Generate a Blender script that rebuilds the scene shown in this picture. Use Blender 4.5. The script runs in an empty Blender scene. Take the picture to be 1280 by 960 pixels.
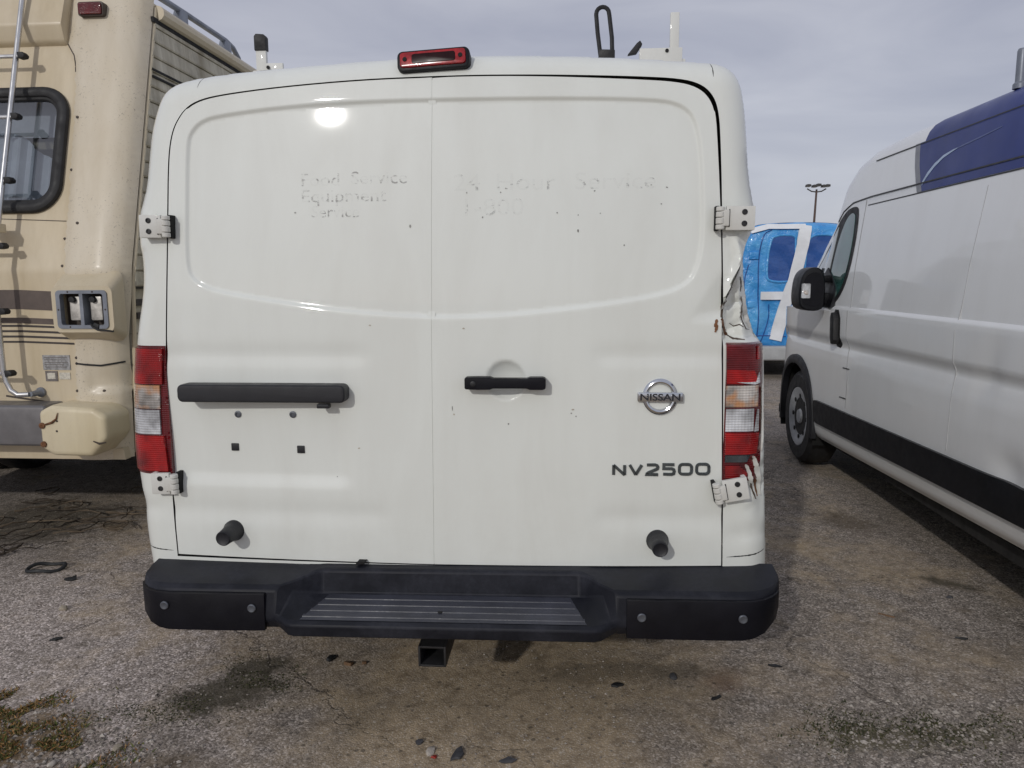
import bpy, bmesh, math, random
import numpy as np
from mathutils import Vector, Matrix
from mathutils.geometry import delaunay_2d_cdt

random.seed(7)
rng = np.random.default_rng(7)
SC = bpy.context.scene
COL = SC.collection

# ------------------------------------------------------------------ camera
cam_d = bpy.data.cameras.new('camera')
cam_d.sensor_width = 36.0
cam_d.lens = 26.44
cam_d.clip_start = 0.05
cam_d.clip_end = 3000
cam = bpy.data.objects.new('camera', cam_d)
COL.objects.link(cam)
_p, _r = math.radians(8.1), math.radians(-0.35)
_fw = Vector((0, math.cos(_p), -math.sin(_p)))
_up = Vector((0, math.sin(_p), math.cos(_p)))
_rt = Vector((1, 0, 0))
_rt2 = _rt * math.cos(_r) + _up * math.sin(_r)
_up2 = _up * math.cos(_r) - _rt * math.sin(_r)
_m = Matrix((_rt2, _up2, -_fw)).transposed().to_4x4()
_m.translation = Vector((0, 0, 1.45))
cam.matrix_world = _m
SC.camera = cam

# ------------------------------------------------------------------ sky and sun
SUN = Vector((-0.388, -0.822, 0.418)).normalized()
world = bpy.data.worlds.new('World')
SC.world = world
world.use_nodes = True
wn, wl = world.node_tree.nodes, world.node_tree.links
wn.clear()
wo = wn.new('ShaderNodeOutputWorld')
wb = wn.new('ShaderNodeBackground'); wb.inputs['Strength'].default_value = 0.1
sky = wn.new('ShaderNodeTexSky'); sky.sky_type = 'NISHITA'; sky.sun_disc = False
sky.sun_elevation = math.asin(SUN.z)
sky.sun_rotation = math.atan2(SUN.x, SUN.y)
tc = wn.new('ShaderNodeTexCoord')
mp = wn.new('ShaderNodeMapping'); mp.inputs['Scale'].default_value = (1.0, 1.6, 5.0)
mp.inputs['Rotation'].default_value = (0.10, -0.16, 0.3)
wl.new(tc.outputs['Generated'], mp.inputs['Vector'])
cn = wn.new('ShaderNodeTexNoise'); cn.inputs['Scale'].default_value = 2.1
cn.inputs['Detail'].default_value = 6; cn.inputs['Roughness'].default_value = 0.5
cn.inputs['Distortion'].default_value = 0.5
wl.new(mp.outputs['Vector'], cn.inputs['Vector'])
cr = wn.new('ShaderNodeValToRGB')
cr.color_ramp.elements[0].position = 0.30; cr.color_ramp.elements[0].color = (3.35, 3.45, 4.2, 1)
cr.color_ramp.elements[1].position = 0.72; cr.color_ramp.elements[1].color = (5.2, 5.25, 5.8, 1)
wl.new(cn.outputs['Fac'], cr.inputs['Fac'])
mx = wn.new('ShaderNodeMix'); mx.data_type = 'RGBA'; mx.inputs[0].default_value = 0.9
wl.new(sky.outputs['Color'], mx.inputs[6]); wl.new(cr.outputs['Color'], mx.inputs[7])
wl.new(mx.outputs[2], wb.inputs['Color'])
wl.new(wb.outputs['Background'], wo.inputs['Surface'])

sun_d = bpy.data.lights.new('sun', 'SUN')
sun_d.energy = 1.1
sun_d.angle = math.radians(1.5)
sun_d.color = (1.0, 0.97, 0.925)
sun = bpy.data.objects.new('sun', sun_d)
COL.objects.link(sun)
sun.rotation_euler = SUN.to_track_quat('Z', 'Y').to_euler()
sun.location = (-8, -16, 9)

SC.view_settings.view_transform = 'Standard'
SC.view_settings.look = 'None'
SC.view_settings.exposure = 0.14
SC.view_settings.gamma = 1.0
SC.view_settings.use_curve_mapping = False

# ------------------------------------------------------------------ materials
class NT:
    def __init__(s, name):
        s.m = bpy.data.materials.new(name); s.m.use_nodes = True
        s.t = s.m.node_tree; s.n = s.t.nodes; s.l = s.t.links
        s.b = s.n['Principled BSDF']
    def new(s, typ, ins=None, **props):
        n = s.n.new(typ)
        for k, v in props.items(): setattr(n, k, v)
        for k, v in (ins or {}).items():
            i = n.inputs[k]
            if isinstance(v, bpy.types.NodeSocket): s.l.new(v, i)
            else: i.default_value = v
        return n
    def pos(s): return s.new('ShaderNodeNewGeometry').outputs['Position']
    def obj(s): return s.new('ShaderNodeTexCoord').outputs['Object']
    def noise(s, vec, scale, detail=4, rough=0.55, dist=0.0):
        return s.new('ShaderNodeTexNoise', {'Vector': vec, 'Scale': scale, 'Detail': detail, 'Roughness': rough, 'Distortion': dist}).outputs['Fac']
    def ramp(s, fac, stops):
        r = s.new('ShaderNodeValToRGB', {'Fac': fac})
        e = r.color_ramp.elements
        while len(e) < len(stops): e.new(0.5)
        for i, (p, c) in enumerate(stops):
            e[i].position = p
            e[i].color = (c, c, c, 1) if isinstance(c, (int, float)) else (*c, 1)
        return r.outputs['Color']
    def mix(s, f, a, b, mode='MIX'):
        n = s.new('ShaderNodeMix', data_type='RGBA', blend_type=mode)
        for i, v in ((0, f), (6, a), (7, b)):
            if isinstance(v, bpy.types.NodeSocket): s.l.new(v, n.inputs[i])
            elif i == 0: n.inputs[0].default_value = v
            else: n.inputs[i].default_value = (*v, 1) if len(v) == 3 else v
        return n.outputs[2]
    def math(s, op, a, b=0.0, c=0.0):
        n = s.new('ShaderNodeMath', operation=op)
        for i, v in enumerate((a, b, c)):
            if isinstance(v, bpy.types.NodeSocket): s.l.new(v, n.inputs[i])
            else: n.inputs[i].default_value = v
        return n.outputs[0]
    def set(s, **kw):
        names = dict(color='Base Color', rough='Roughness', metal='Metallic', coat='Coat Weight', coatr='Coat Roughness',
                     spec='Specular IOR Level', alpha='Alpha', trans='Transmission Weight', normal='Normal', ior='IOR')
        for k, v in kw.items():
            i = s.b.inputs[names[k]]
            if isinstance(v, bpy.types.NodeSocket): s.l.new(v, i)
            elif k == 'color': i.default_value = (*v, 1)
            else: i.default_value = v
        return s
    def bump(s, h, strength=0.3, dist=0.01):
        n = s.new('ShaderNodeBump', {'Height': h, 'Strength': strength, 'Distance': dist})
        s.l.new(n.outputs['Normal'], s.b.inputs['Normal'])
        return s

def plain(name, col, rough=0.5, metal=0.0, var=0.12, scale=9.0, bump=0.0, bscale=60.0, coat=0.0, spec=0.5):
    t = NT(name); p = t.obj()
    f = t.noise(p, scale, 5, 0.6)
    lo = tuple(c * (1 - var) for c in col); hi = tuple(min(1, c * (1 + var)) for c in col)
    t.set(color=t.ramp(f, [(0.3, lo), (0.7, hi)]), metal=metal, coat=coat, spec=spec)
    t.set(rough=t.ramp(t.noise(p, scale * 2.3, 3), [(0.3, max(0.02, rough * 0.8)), (0.7, min(1, rough * 1.2))]))
    if bump: t.bump(t.noise(p, bscale, 5), bump, 0.004)
    return t.m

M = {}
def paint(name, col, dirt=(0.30, 0.25, 0.18), amount=0.5, coat=0.9, rough=0.45, zdirt=0.5):
    t = NT(name); p = t.obj()
    sep = t.new('ShaderNodeSeparateXYZ', {'Vector': p})
    low = t.ramp(sep.outputs['Z'], [(0.0, 1.0), (1.0, 0.0)])
    sc = t.new('ShaderNodeMapping', {'Vector': p, 'Scale': (3.0, 3.0, 0.7)})
    n1 = t.noise(sc.outputs['Vector'], 1.8, 7, 0.62, 0.4)
    n2 = t.noise(p, 34, 5, 0.7)
    a = t.ramp(n1, [(0.40, 0.0), (0.78, 0.40 * amount)])
    b = t.math('MULTIPLY', t.ramp(t.noise(p, 3.2, 8, 0.7), [(0.42, 0.0), (0.8, 1.0)]), t.math('MULTIPLY', low, zdirt * amount))
    d = t.math('MAXIMUM', t.math('ADD', a, b), t.ramp(n2, [(0.72, 0.0), (0.80, 0.22 * amount)]))
    t.set(color=t.mix(d, col, dirt), coat=coat, coatr=0.04, spec=0.2)
    t.set(rough=t.math('ADD', t.math('MULTIPLY', d, 0.4), rough))
    t.bump(t.noise(p, 3.0, 2), 0.05, 0.02)
    return t.m
M['white'] = paint('van_white_paint', (0.785, 0.810, 0.765), amount=0.30, zdirt=0.8)
M['ram_white'] = paint('van_grey_white_paint', (0.83, 0.84, 0.84), amount=0.18)
M['hinge_white'] = paint('hinge_white_paint', (0.70, 0.705, 0.67), amount=0.6, coat=0.2)
M['black_plastic'] = plain('black_textured_plastic', (0.012, 0.0125, 0.016), 0.50, var=0.25, bump=0.25, bscale=320)
M['bumper'] = None
t = NT('bumper_plastic'); p = t.obj()
f1 = t.noise(p, 5, 7, 0.65); f2 = t.noise(p, 60, 4, 0.7)
dust = t.math('MULTIPLY', t.ramp(f1, [(0.42, 0.0), (0.66, 1.0)]), t.ramp(f2, [(0.3, 0.35), (0.7, 1.0)]))
t.set(color=t.mix(dust, (0.010, 0.011, 0.016), (0.034, 0.036, 0.047)), rough=t.ramp(f1, [(0.3, 0.42), (0.7, 0.62)]), spec=0.22)
t.bump(t.noise(p, 420, 3), 0.22, 0.002); M['bumper'] = t.m
M['bumper_cap'] = plain('bumper_cap_black', (0.005, 0.005, 0.008), 0.45, var=0.3, bump=0.1, bscale=200, spec=0.22)
M['tread'] = plain('tread_plastic', (0.044, 0.047, 0.062), 0.42, var=0.25, bump=0.2, bscale=150)
M['rubber'] = plain('black_rubber', (0.012, 0.012, 0.013), 0.62, var=0.3, bump=0.2, bscale=120)
M['dark'] = plain('dark_gap', (0.008, 0.008, 0.008), 0.9, var=0.2)
M['underbody'] = plain('underbody_dark', (0.02, 0.019, 0.018), 0.85, var=0.4)
M['hole'] = plain('hole_black', (0.012, 0.012, 0.012), 0.9)
M['chrome'] = plain('chrome', (0.62, 0.64, 0.67), 0.14, 1.0, var=0.05)
M['badge'] = plain('badge_grey_metal', (0.16, 0.19, 0.21), 0.24, 0.9, var=0.25, scale=30)
M['badge_text'] = plain('badge_text_black', (0.02, 0.022, 0.028), 0.35)
M['bolt'] = plain('bolt_grey', (0.13, 0.14, 0.16), 0.45, 0.6)
M['steel'] = plain('steel_dark', (0.035, 0.035, 0.037), 0.5, 0.5, var=0.4)
M['rust'] = plain('rust', (0.16, 0.07, 0.03), 0.85, var=0.5, scale=40, bump=0.4, bscale=90)
M['torn'] = plain('torn_primer', (0.075, 0.055, 0.042), 0.8, var=0.5, scale=40)
M['glass_dark'] = plain('dark_glass', (0.015, 0.02, 0.022), 0.06, coat=0.6)

def lens_mat(name, col, ribs, rough=0.10, horiz=True, tint=None, bright=None):
    t = NT(name); p = t.obj()
    s = t.new('ShaderNodeSeparateXYZ', {'Vector': p})
    hz = t.math('SINE', t.math('MULTIPLY', s.outputs['Z'], ribs))
    hx = t.math('SINE', t.math('MULTIPLY', s.outputs['X'], ribs * 0.8))
    h = t.math('ADD', hz, t.math('MULTIPLY', hx, 0.25 if col[1] < 0.1 else 1.0))
    f = t.ramp(t.noise(p, 14, 2), [(0.30, 0.0), (0.70, 1.0)])
    lo = tuple(c * 0.5 for c in col); hi = bright or tuple(min(1, c * 1.5) for c in col)
    c = t.mix(f, lo, hi)
    c = t.mix(t.math('MULTIPLY', t.ramp(t.math('MULTIPLY_ADD', hz, 0.5, 0.5), [(0.2, 0.0), (0.9, 1.0)]), 0.3), c, lo)
    if tint is not None:
        c = t.mix(t.ramp(t.noise(p, 17, 2), [(0.45, 0.0), (0.62, 0.8)]), c, tint)
    t.set(color=c, rough=rough, coat=0.55, coatr=0.03, spec=0.4)
    t.bump(h, 0.25, 0.004)
    return t.m
M['lens_red'] = lens_mat('red_lens', (0.26, 0.004, 0.006), 900, 0.12, bright=(0.46, 0.006, 0.006))
M['lens_dark_red'] = lens_mat('dark_red_lens', (0.11, 0.004, 0.007), 900, 0.16)
M['lens_clear'] = lens_mat('clear_lens', (0.42, 0.42, 0.43), 760, 0.10, bright=(0.80, 0.82, 0.85))
M['lens_amber'] = lens_mat('clear_amber_lens', (0.36, 0.33, 0.30), 760, 0.10, tint=(0.55, 0.24, 0.08), bright=(0.72, 0.68, 0.64))
M['lens_brake'] = plain('brake_lens_red', (0.36, 0.008, 0.012), 0.2, coat=0.3, var=0.45, scale=40)
M['lens_brake_core'] = plain('brake_lens_core', (0.018, 0.002, 0.003), 0.3, coat=0.0, spec=0.2)

# ------------------------------------------------------------------ mesh helpers
def finish(me, smooth=True, angle=35):
    if not smooth: return
    bm = bmesh.new(); bm.from_mesh(me)
    lim = math.radians(angle)
    for f in bm.faces: f.smooth = True
    for e in bm.edges:
        if len(e.link_faces) == 2 and e.calc_face_angle(0) > lim: e.smooth = False
    bm.to_mesh(me); bm.free()

def mk(name, verts, faces, mat, parent=None, smooth=True, angle=35, mats=None, idx=None):
    me = bpy.data.meshes.new(name)
    me.from_pydata([tuple(v) for v in verts], [], [tuple(f) for f in faces])
    for m_ in (mats or [mat]): me.materials.append(m_)
    if idx is not None: me.polygons.foreach_set('material_index', np.asarray(idx, dtype=np.int32))
    me.update()
    finish(me, smooth, angle)
    o = bpy.data.objects.new(name, me)
    COL.objects.link(o)
    if parent is not None: o.parent = parent
    return o

def share(name, me, parent, loc=(0, 0, 0), rot=(0, 0, 0), scale=(1, 1, 1)):
    o = bpy.data.objects.new(name, me); COL.objects.link(o); o.parent = parent
    o.location = loc; o.rotation_euler = rot; o.scale = scale
    return o

def tag(o, label=None, cat=None, group=None, kind=None):
    if label: o['label'] = label
    if cat: o['category'] = cat
    if group: o['group'] = group
    if kind: o['kind'] = kind
    return o

def thing(name, loc, rz, label, cat, group=None):
    o = bpy.data.objects.new(name, None); COL.objects.link(o)
    o.empty_display_size = 0.2
    o.location = loc; o.rotation_euler = (0, 0, rz)
    return tag(o, label, cat, group)

class MB:
    def __init__(s): s.v = []; s.f = []
    def add(s, v, f):
        k = len(s.v); s.v += [tuple(map(float, q)) for q in v]; s.f += [tuple(i + k for i in q) for q in f]; return s
    def box(s, x0, x1, y0, y1, z0, z1):
        v = [(x0, y0, z0), (x1, y0, z0), (x1, y1, z0), (x0, y1, z0), (x0, y0, z1), (x1, y0, z1), (x1, y1, z1), (x0, y1, z1)]
        return s.add(v, [(3, 2, 1, 0), (4, 5, 6, 7), (0, 1, 5, 4), (1, 2, 6, 5), (2, 3, 7, 6), (3, 0, 4, 7)])
    def prism(s, poly, a, b, axis='y'):
        n = len(poly)
        def P(p, h):
            if axis == 'y': return (p[0], h, p[1])
            if axis == 'x': return (h, p[0], p[1])
            return (p[0], p[1], h)
        v = [P(p, a) for p in poly] + [P(p, b) for p in poly]
        f = [tuple(range(n)), tuple(range(2 * n - 1, n - 1, -1))]
        f += [(i, i + n, (i + 1) % n + n, (i + 1) % n) for i in range(n)]
        return s.add(v, f)
    def tube(s, pts, r, n=10, closed=False, flat=1.0):
        pts = [Vector(p) for p in pts]; N = len(pts)
        rs = r if hasattr(r, '__len__') else [r] * N
        v = []; ref = None
        for i, p in enumerate(pts):
            a = pts[(i - 1) % N] if (closed or i > 0) else p
            b = pts[(i + 1) % N] if (closed or i < N - 1) else p
            d = (b - a).normalized()
            if ref is None: ref = Vector((0, 0, 1)) if abs(d.z) < 0.9 else Vector((1, 0, 0))
            u = (ref - d * ref.dot(d)).normalized(); ref = u; w = d.cross(u)
            for k in range(n):
                a_ = 2 * math.pi * k / n
                v.append(p + (u * math.cos(a_) + w * math.sin(a_) * flat) * rs[i])
        f = []
        for i in range(N if closed else N - 1):
            j = (i + 1) % N
            for k in range(n):
                f.append((i * n + k, i * n + (k + 1) % n, j * n + (k + 1) % n, j * n + k))
        if not closed:
            f.append(tuple(range(n - 1, -1, -1))); f.append(tuple(range((N - 1) * n, N * n)))
        return s.add(v, f)
    def lathe(s, prof, origin, axis, n=24):
        o = Vector(origin); ax = Vector(axis).normalized()
        u = ax.orthogonal().normalized(); w = ax.cross(u)
        v = []
        for (r, h) in prof:
            for k in range(n):
                a = 2 * math.pi * k / n
                v.append(o + ax * h + (u * math.cos(a) + w * math.sin(a)) * r)
        f = []
        for i in range(len(prof) - 1):
            for k in range(n):
                f.append((i * n + k, i * n + (k + 1) % n, (i + 1) * n + (k + 1) % n, (i + 1) * n + k))
        f.append(tuple(range(n - 1, -1, -1))); f.append(tuple(range((len(prof) - 1) * n, len(prof) * n)))
        return s.add(v, f)
    def build(s, name, mat, parent=None, bevel=0.0, seg=2, smooth=True, angle=35):
        bm = bmesh.new()
        vs = [bm.verts.new(q) for q in s.v]
        for f in s.f:
            try: bm.faces.new([vs[i] for i in f])
            except ValueError: pass
        bmesh.ops.recalc_face_normals(bm, faces=bm.faces)
        if bevel:
            es = [e for e in bm.edges if len(e.link_faces) == 2 and e.calc_face_angle(0) > 0.5]
            bmesh.ops.bevel(bm, geom=es, offset=bevel, segments=seg, profile=0.6, affect='EDGES', clamp_overlap=True)
        me = bpy.data.meshes.new(name); bm.to_mesh(me); bm.free()
        me.materials.append(mat); finish(me, smooth, angle)
        o = bpy.data.objects.new(name, me); COL.objects.link(o)
        if parent is not None: o.parent = parent
        return o

def resample(poly, step, closed=True):
    P = [np.array(p, float) for p in poly]; out = []
    n = len(P)
    for i in range(n if closed else n - 1):
        a, b = P[i], P[(i + 1) % n]
        k = max(1, int(math.ceil(np.linalg.norm(b - a) / step)))
        for j in range(k): out.append(a + (b - a) * j / k)
    if not closed: out.append(P[-1])
    return np.array(out)

def chaikin(poly, it=2, closed=True):
    P = np.array(poly, float)
    for _ in range(it):
        if closed:
            Q = np.roll(P, -1, 0); P = np.stack([P * .75 + Q * .25, P * .25 + Q * .75], 1).reshape(-1, 2)
        else:
            a, b = P[:-1], P[1:]
            P = np.concatenate([P[:1], np.stack([a * .75 + b * .25, a * .25 + b * .75], 1).reshape(-1, 2), P[-1:]])
    return P

def rrect(x0, x1, z0, z1, r, n=6):
    out = []
    for cx, cz, a0 in ((x1 - r, z1 - r, 0), (x0 + r, z1 - r, 90), (x0 + r, z0 + r, 180), (x1 - r, z0 + r, 270)):
        for k in range(n + 1):
            a = math.radians(a0 + 90 * k / n); out.append((cx + r * math.cos(a), cz + r * math.sin(a)))
    return out

def inside(poly, P):
    poly = np.asarray(poly); x, y = P[:, 0], P[:, 1]; c = np.zeros(len(P), bool)
    n = len(poly); j = n - 1
    for i in range(n):
        xi, yi = poly[i]; xj, yj = poly[j]
        if yi != yj:
            c ^= ((yi > y) != (yj > y)) & (x < (xj - xi) * (y - yi) / (yj - yi) + xi)
        j = i
    return c

def pdist(poly, P, closed=True):
    poly = np.asarray(poly, float); P = np.asarray(P, float); best = np.full(len(P), 1e9)
    n = len(poly)
    for i in range(n if closed else n - 1):
        a = poly[i]; d = poly[(i + 1) % n] - a; L = d @ d
        if L == 0: continue
        t = np.clip(((P - a) @ d) / L, 0, 1)
        best = np.minimum(best, np.hypot(*(P - a - t[:, None] * d).T))
    return best

def sd(poly, P):           # signed distance, positive inside
    d = pdist(poly, P); return np.where(inside(poly, P), d, -d)

def sstep(a, b, x):
    t = np.clip((x - a) / (b - a), 0, 1); return t * t * (3 - 2 * t)

def offset_loop(poly, d):
    P = np.asarray(poly, float); T = np.roll(P, -1, 0) - np.roll(P, 1, 0); T /= np.linalg.norm(T, axis=1)[:, None]
    return P + np.stack([-T[:, 1], T[:, 0]], 1) * d

def sheet(outer, holes, step, yfun, extra=None, skirt=0.0, bstep=None):
    """surface over an outline in the x-z plane, y from yfun; faces look towards -y"""
    bstep = bstep or step
    loops = [resample(outer, bstep)] + [resample(h, bstep) for h in holes]
    pts = list(np.concatenate(loops)); edges = []; k = 0
    for L in loops:
        edges += [(k + i, k + (i + 1) % len(L)) for i in range(len(L))]; k += len(L)
    lo, hi = loops[0].min(0), loops[0].max(0)
    gx = np.arange(lo[0] + step / 2, hi[0], step); gz = np.arange(lo[1] + step / 2, hi[1], step)
    G = np.stack(np.meshgrid(gx, gz), -1).reshape(-1, 2)
    G[:, 0] += (np.round((G[:, 1] - lo[1]) / step).astype(int) % 2) * step * 0.5
    ok = inside(loops[0], G)
    for L in loops[1:]: ok &= ~inside(L, G)
    G = G[ok]
    dmin = np.full(len(G), 1e9)
    for L in loops: dmin = np.minimum(dmin, pdist(L, G))
    G = G[dmin > step * 0.55]
    if extra is not None:
        E_ = np.asarray(extra); ok = inside(loops[0], E_)
        for L in loops[1:]: ok &= ~inside(L, E_)
        E_ = E_[ok]
        if len(E_):
            db = np.full(len(E_), 1e9)
            for L in loops: db = np.minimum(db, pdist(L, E_))
            E_ = E_[db > .003]
            G = np.concatenate([G[np.abs(sd(PANEL, G)) > .0105], E_])
    allp = [Vector((float(p[0]), float(p[1]))) for p in pts] + [Vector((float(p[0]), float(p[1]))) for p in G]
    v2, _, f2, *_ = delaunay_2d_cdt(allp, edges, [], 0, 1e-6)
    V = np.array([(p.x, p.y) for p in v2]); Fc = np.array([f for f in f2 if len(f) == 3])
    cen = V[Fc].mean(1); ok = inside(loops[0], cen)
    for L in loops[1:]: ok &= ~inside(L, cen)
    Fc = Fc[ok]
    a, b, c = V[Fc[:, 0]], V[Fc[:, 1]], V[Fc[:, 2]]
    cr_ = (b[:, 0] - a[:, 0]) * (c[:, 1] - a[:, 1]) - (b[:, 1] - a[:, 1]) * (c[:, 0] - a[:, 0])
    Fc[cr_ < 0] = Fc[cr_ < 0][:, ::-1]
    Y = yfun(V)
    verts = [(x, y, z) for (x, z), y in zip(V, Y)]; faces = [tuple(map(int, f)) for f in Fc]
    if skirt:
        cnt = {}
        for f in faces:
            for i in range(3):
                e = (f[i], f[(i + 1) % 3]); cnt[e] = 1
        bd = [e for e in cnt if (e[1], e[0]) not in cnt]
        mp_ = {}
        for e in bd:
            for q in e:
                if q not in mp_:
                    x, y, z = verts[q]; mp_[q] = len(verts); verts.append((x, y + skirt, z))
        for a_, b_ in bd: faces.append((b_, a_, mp_[a_], mp_[b_]))
    return verts, faces

def text_mesh(body, size, extrude=0.0005, sx=1.0, bold=0.0, space=1.0):
    c = bpy.data.curves.new('text', 'FONT'); c.body = body; c.size = size; c.extrude = extrude
    c.offset = bold; c.space_character = space; c.resolution_u = 3
    o = bpy.data.objects.new('text', c); COL.objects.link(o)
    dg = bpy.context.evaluated_depsgraph_get()
    me = bpy.data.meshes.new_from_object(o.evaluated_get(dg))
    bpy.data.objects.remove(o); bpy.data.curves.remove(c)
    # stand upright in x-z facing -y
    me.transform(Matrix(((sx, 0, 0, 0), (0, 0, -1, 0), (0, 1, 0, 0), (0, 0, 0, 1))))
    return me

def stroke_letters(strokes, w, depth):
    """each stroke a polyline in x-z drawn as a flat bar"""
    mb = MB()
    for s_ in strokes:
        s_ = [np.array(p, float) for p in s_]; L = []; Rr = []
        for i, p in enumerate(s_):
            d0 = s_[i] - s_[i - 1] if i > 0 else s_[1] - s_[0]
            d1 = s_[i + 1] - s_[i] if i < len(s_) - 1 else d0
            d0 = d0 / np.linalg.norm(d0); d1 = d1 / np.linalg.norm(d1)
            t_ = d0 + d1; t_ /= np.linalg.norm(t_)
            nrm = np.array([-t_[1], t_[0]]); k = w / 2 / max(0.5, nrm @ np.array([-d0[1], d0[0]]))
            L.append(p + nrm * k); Rr.append(p - nrm * k)
        n = len(s_)
        v = [(p[0], -depth, p[1]) for p in L] + [(p[0], -depth, p[1]) for p in Rr] + [(p[0], 0, p[1]) for p in L] + [(p[0], 0, p[1]) for p in Rr]
        f = []
        for i in range(n - 1):
            f += [(i, i + 1, n + i + 1, n + i), (i, 2 * n + i, 2 * n + i + 1, i + 1), (n + i, n + i + 1, 3 * n + i + 1, 3 * n + i)]
        f += [(0, n, 3 * n, 2 * n), (n - 1, 3 * n - 1, 4 * n - 1, 2 * n - 1)]
        mb.add(v, f)
    return mb

def wheel(parent, x, y, r=0.37, w=0.22, side=-1, rim_mat=None):
    """axis along x, outer face towards side*x"""
    e = bpy.data.objects.new('wheel', None); COL.objects.link(e); e.parent = parent; e.location = (x, y, r); e.empty_display_size = 0.1
    h = w / 2
    MB().lathe([(r * .60, -h * .80), (r * .64, -h), (r * .88, -h), (r * .97, -h * .78), (r, -h * .45), (r, h * .45), (r * .97, h * .78), (r * .88, h), (r * .64, h), (r * .60, h * .80)],
               (0, 0, 0), (1, 0, 0), 40).build('tyre', M['rubber'], e)
    s = side
    rim = MB().lathe([(0.02, s * h * .95), (r * .14, s * h * .92), (r * .17, s * h * .72), (r * .40, s * h * .80), (r * .52, s * h * .88), (r * .60, s * h * .98), (r * .62, s * h * .98), (r * .60, -s * h * .6), (0.02, -s * h * .5)],
                     (0, 0, 0), (1, 0, 0), 32).build('rim', rim_mat or M['rim'], e)
    for k in range(8):
        a = 2 * math.pi * k / 8
        MB().lathe([(0.017, 0), (0.017, 0.006), (0.001, 0.007)], (s * h * .83, math.cos(a) * r * .44, math.sin(a) * r * .44), (s, 0, 0), 10).build('rim_hole', M['hole'], rim)
    return e
M['rim'] = plain('grey_rim', (0.40, 0.41, 0.43), 0.4, 0.0, var=0.3)

# ================================================================== GROUND
def vnoise(x, y, s, seed=0):
    from mathutils import noise as _n
    return _n.noise(Vector((x * s + seed, y * s - seed, seed * 0.7)))
xs = np.concatenate([-np.geomspace(1500, 5, 34), np.arange(-4.9, 4.91, 0.06), np.geomspace(5, 1500, 34)])
ys = np.concatenate([-np.geomspace(1500, 1.1, 30), np.arange(-0.9, 8.0, 0.06), np.geomspace(8.1, 1500, 40)])
gv = []
for y in ys:
    for x in xs:
        fade = 1.0 if abs(x) < 5 and -1 < y < 8 else 0.0
        z = 0.0
        if fade: z = 0.010 * vnoise(x, y, 1.3, 3) + 0.005 * vnoise(x, y, 4.2, 9)
        gv.append((x, y, z))
nx_ = len(xs)
gf = [(j * nx_ + i, j * nx_ + i + 1, (j + 1) * nx_ + i + 1, (j + 1) * nx_ + i) for j in range(len(ys) - 1) for i in range(nx_ - 1)]
t = NT('worn_asphalt'); P = t.pos()
sep = t.new('ShaderNodeSeparateXYZ', {'Vector': P})
big = t.noise(P, 0.85, 6, 0.6, 0.3); mid = t.noise(P, 3.6, 7, 0.65, 0.4); fine = t.noise(P, 60, 5, 0.7)
v1 = t.new('ShaderNodeTexVoronoi', {'Vector': P, 'Scale': 150.0, 'Randomness': 1.0})
v2 = t.new('ShaderNodeTexVoronoi', {'Vector': P, 'Scale': 300.0, 'Randomness': 1.0})
c1 = t.new('ShaderNodeSeparateColor', {'Color': v1.outputs['Color']}).outputs[0]
c2 = t.new('ShaderNodeSeparateColor', {'Color': v2.outputs['Color']}).outputs[0]
chip = t.ramp(c1, [(0.0, (0.085, 0.072, 0.060)), (0.40, (0.25, 0.215, 0.182)), (0.78, (0.41, 0.355, 0.305)), (0.94, (0.74, 0.66, 0.59))])
chip2 = t.ramp(c2, [(0.0, (0.08, 0.067, 0.055)), (0.5, (0.22, 0.19, 0.16)), (0.9, (0.46, 0.405, 0.35))])
agg = t.mix(0.40, chip, chip2)
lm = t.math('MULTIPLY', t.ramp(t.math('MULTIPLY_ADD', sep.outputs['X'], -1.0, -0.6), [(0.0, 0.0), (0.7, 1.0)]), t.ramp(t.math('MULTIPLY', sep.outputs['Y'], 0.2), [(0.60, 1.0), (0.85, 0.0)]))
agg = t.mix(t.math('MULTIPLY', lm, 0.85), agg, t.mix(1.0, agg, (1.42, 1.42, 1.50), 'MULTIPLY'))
dirt = t.mix(fine, (0.26, 0.198, 0.125), (0.56, 0.44, 0.295))
dirt = t.mix(t.ramp(c2, [(0.80, 0.0), (0.97, 0.8)]), dirt, (0.70, 0.62, 0.51))
# a strip of packed brown dirt between the vehicles' parking lanes
ax = t.math('ABSOLUTE', t.math('ADD', sep.outputs['X'], -0.05))
strip = t.math('SUBTRACT', 1.0, t.math('SMOOTH_MIN', t.math('MULTIPLY', ax, 0.85), 1.0, 0.2))
dm = t.math('ADD', t.math('MULTIPLY', strip, 0.75), t.math('MULTIPLY', t.math('SUBTRACT', big, 0.5), 2.0))
dm = t.math('ADD', dm, t.math('MULTIPLY', t.math('SUBTRACT', mid, 0.5), 1.5))
dmask = t.ramp(dm, [(0.02, 0.0), (0.55, 0.92)])
col = t.mix(dmask, agg, dirt)
rt_ = t.math('GREATER_THAN', sep.outputs['X'], 1.2)
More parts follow.
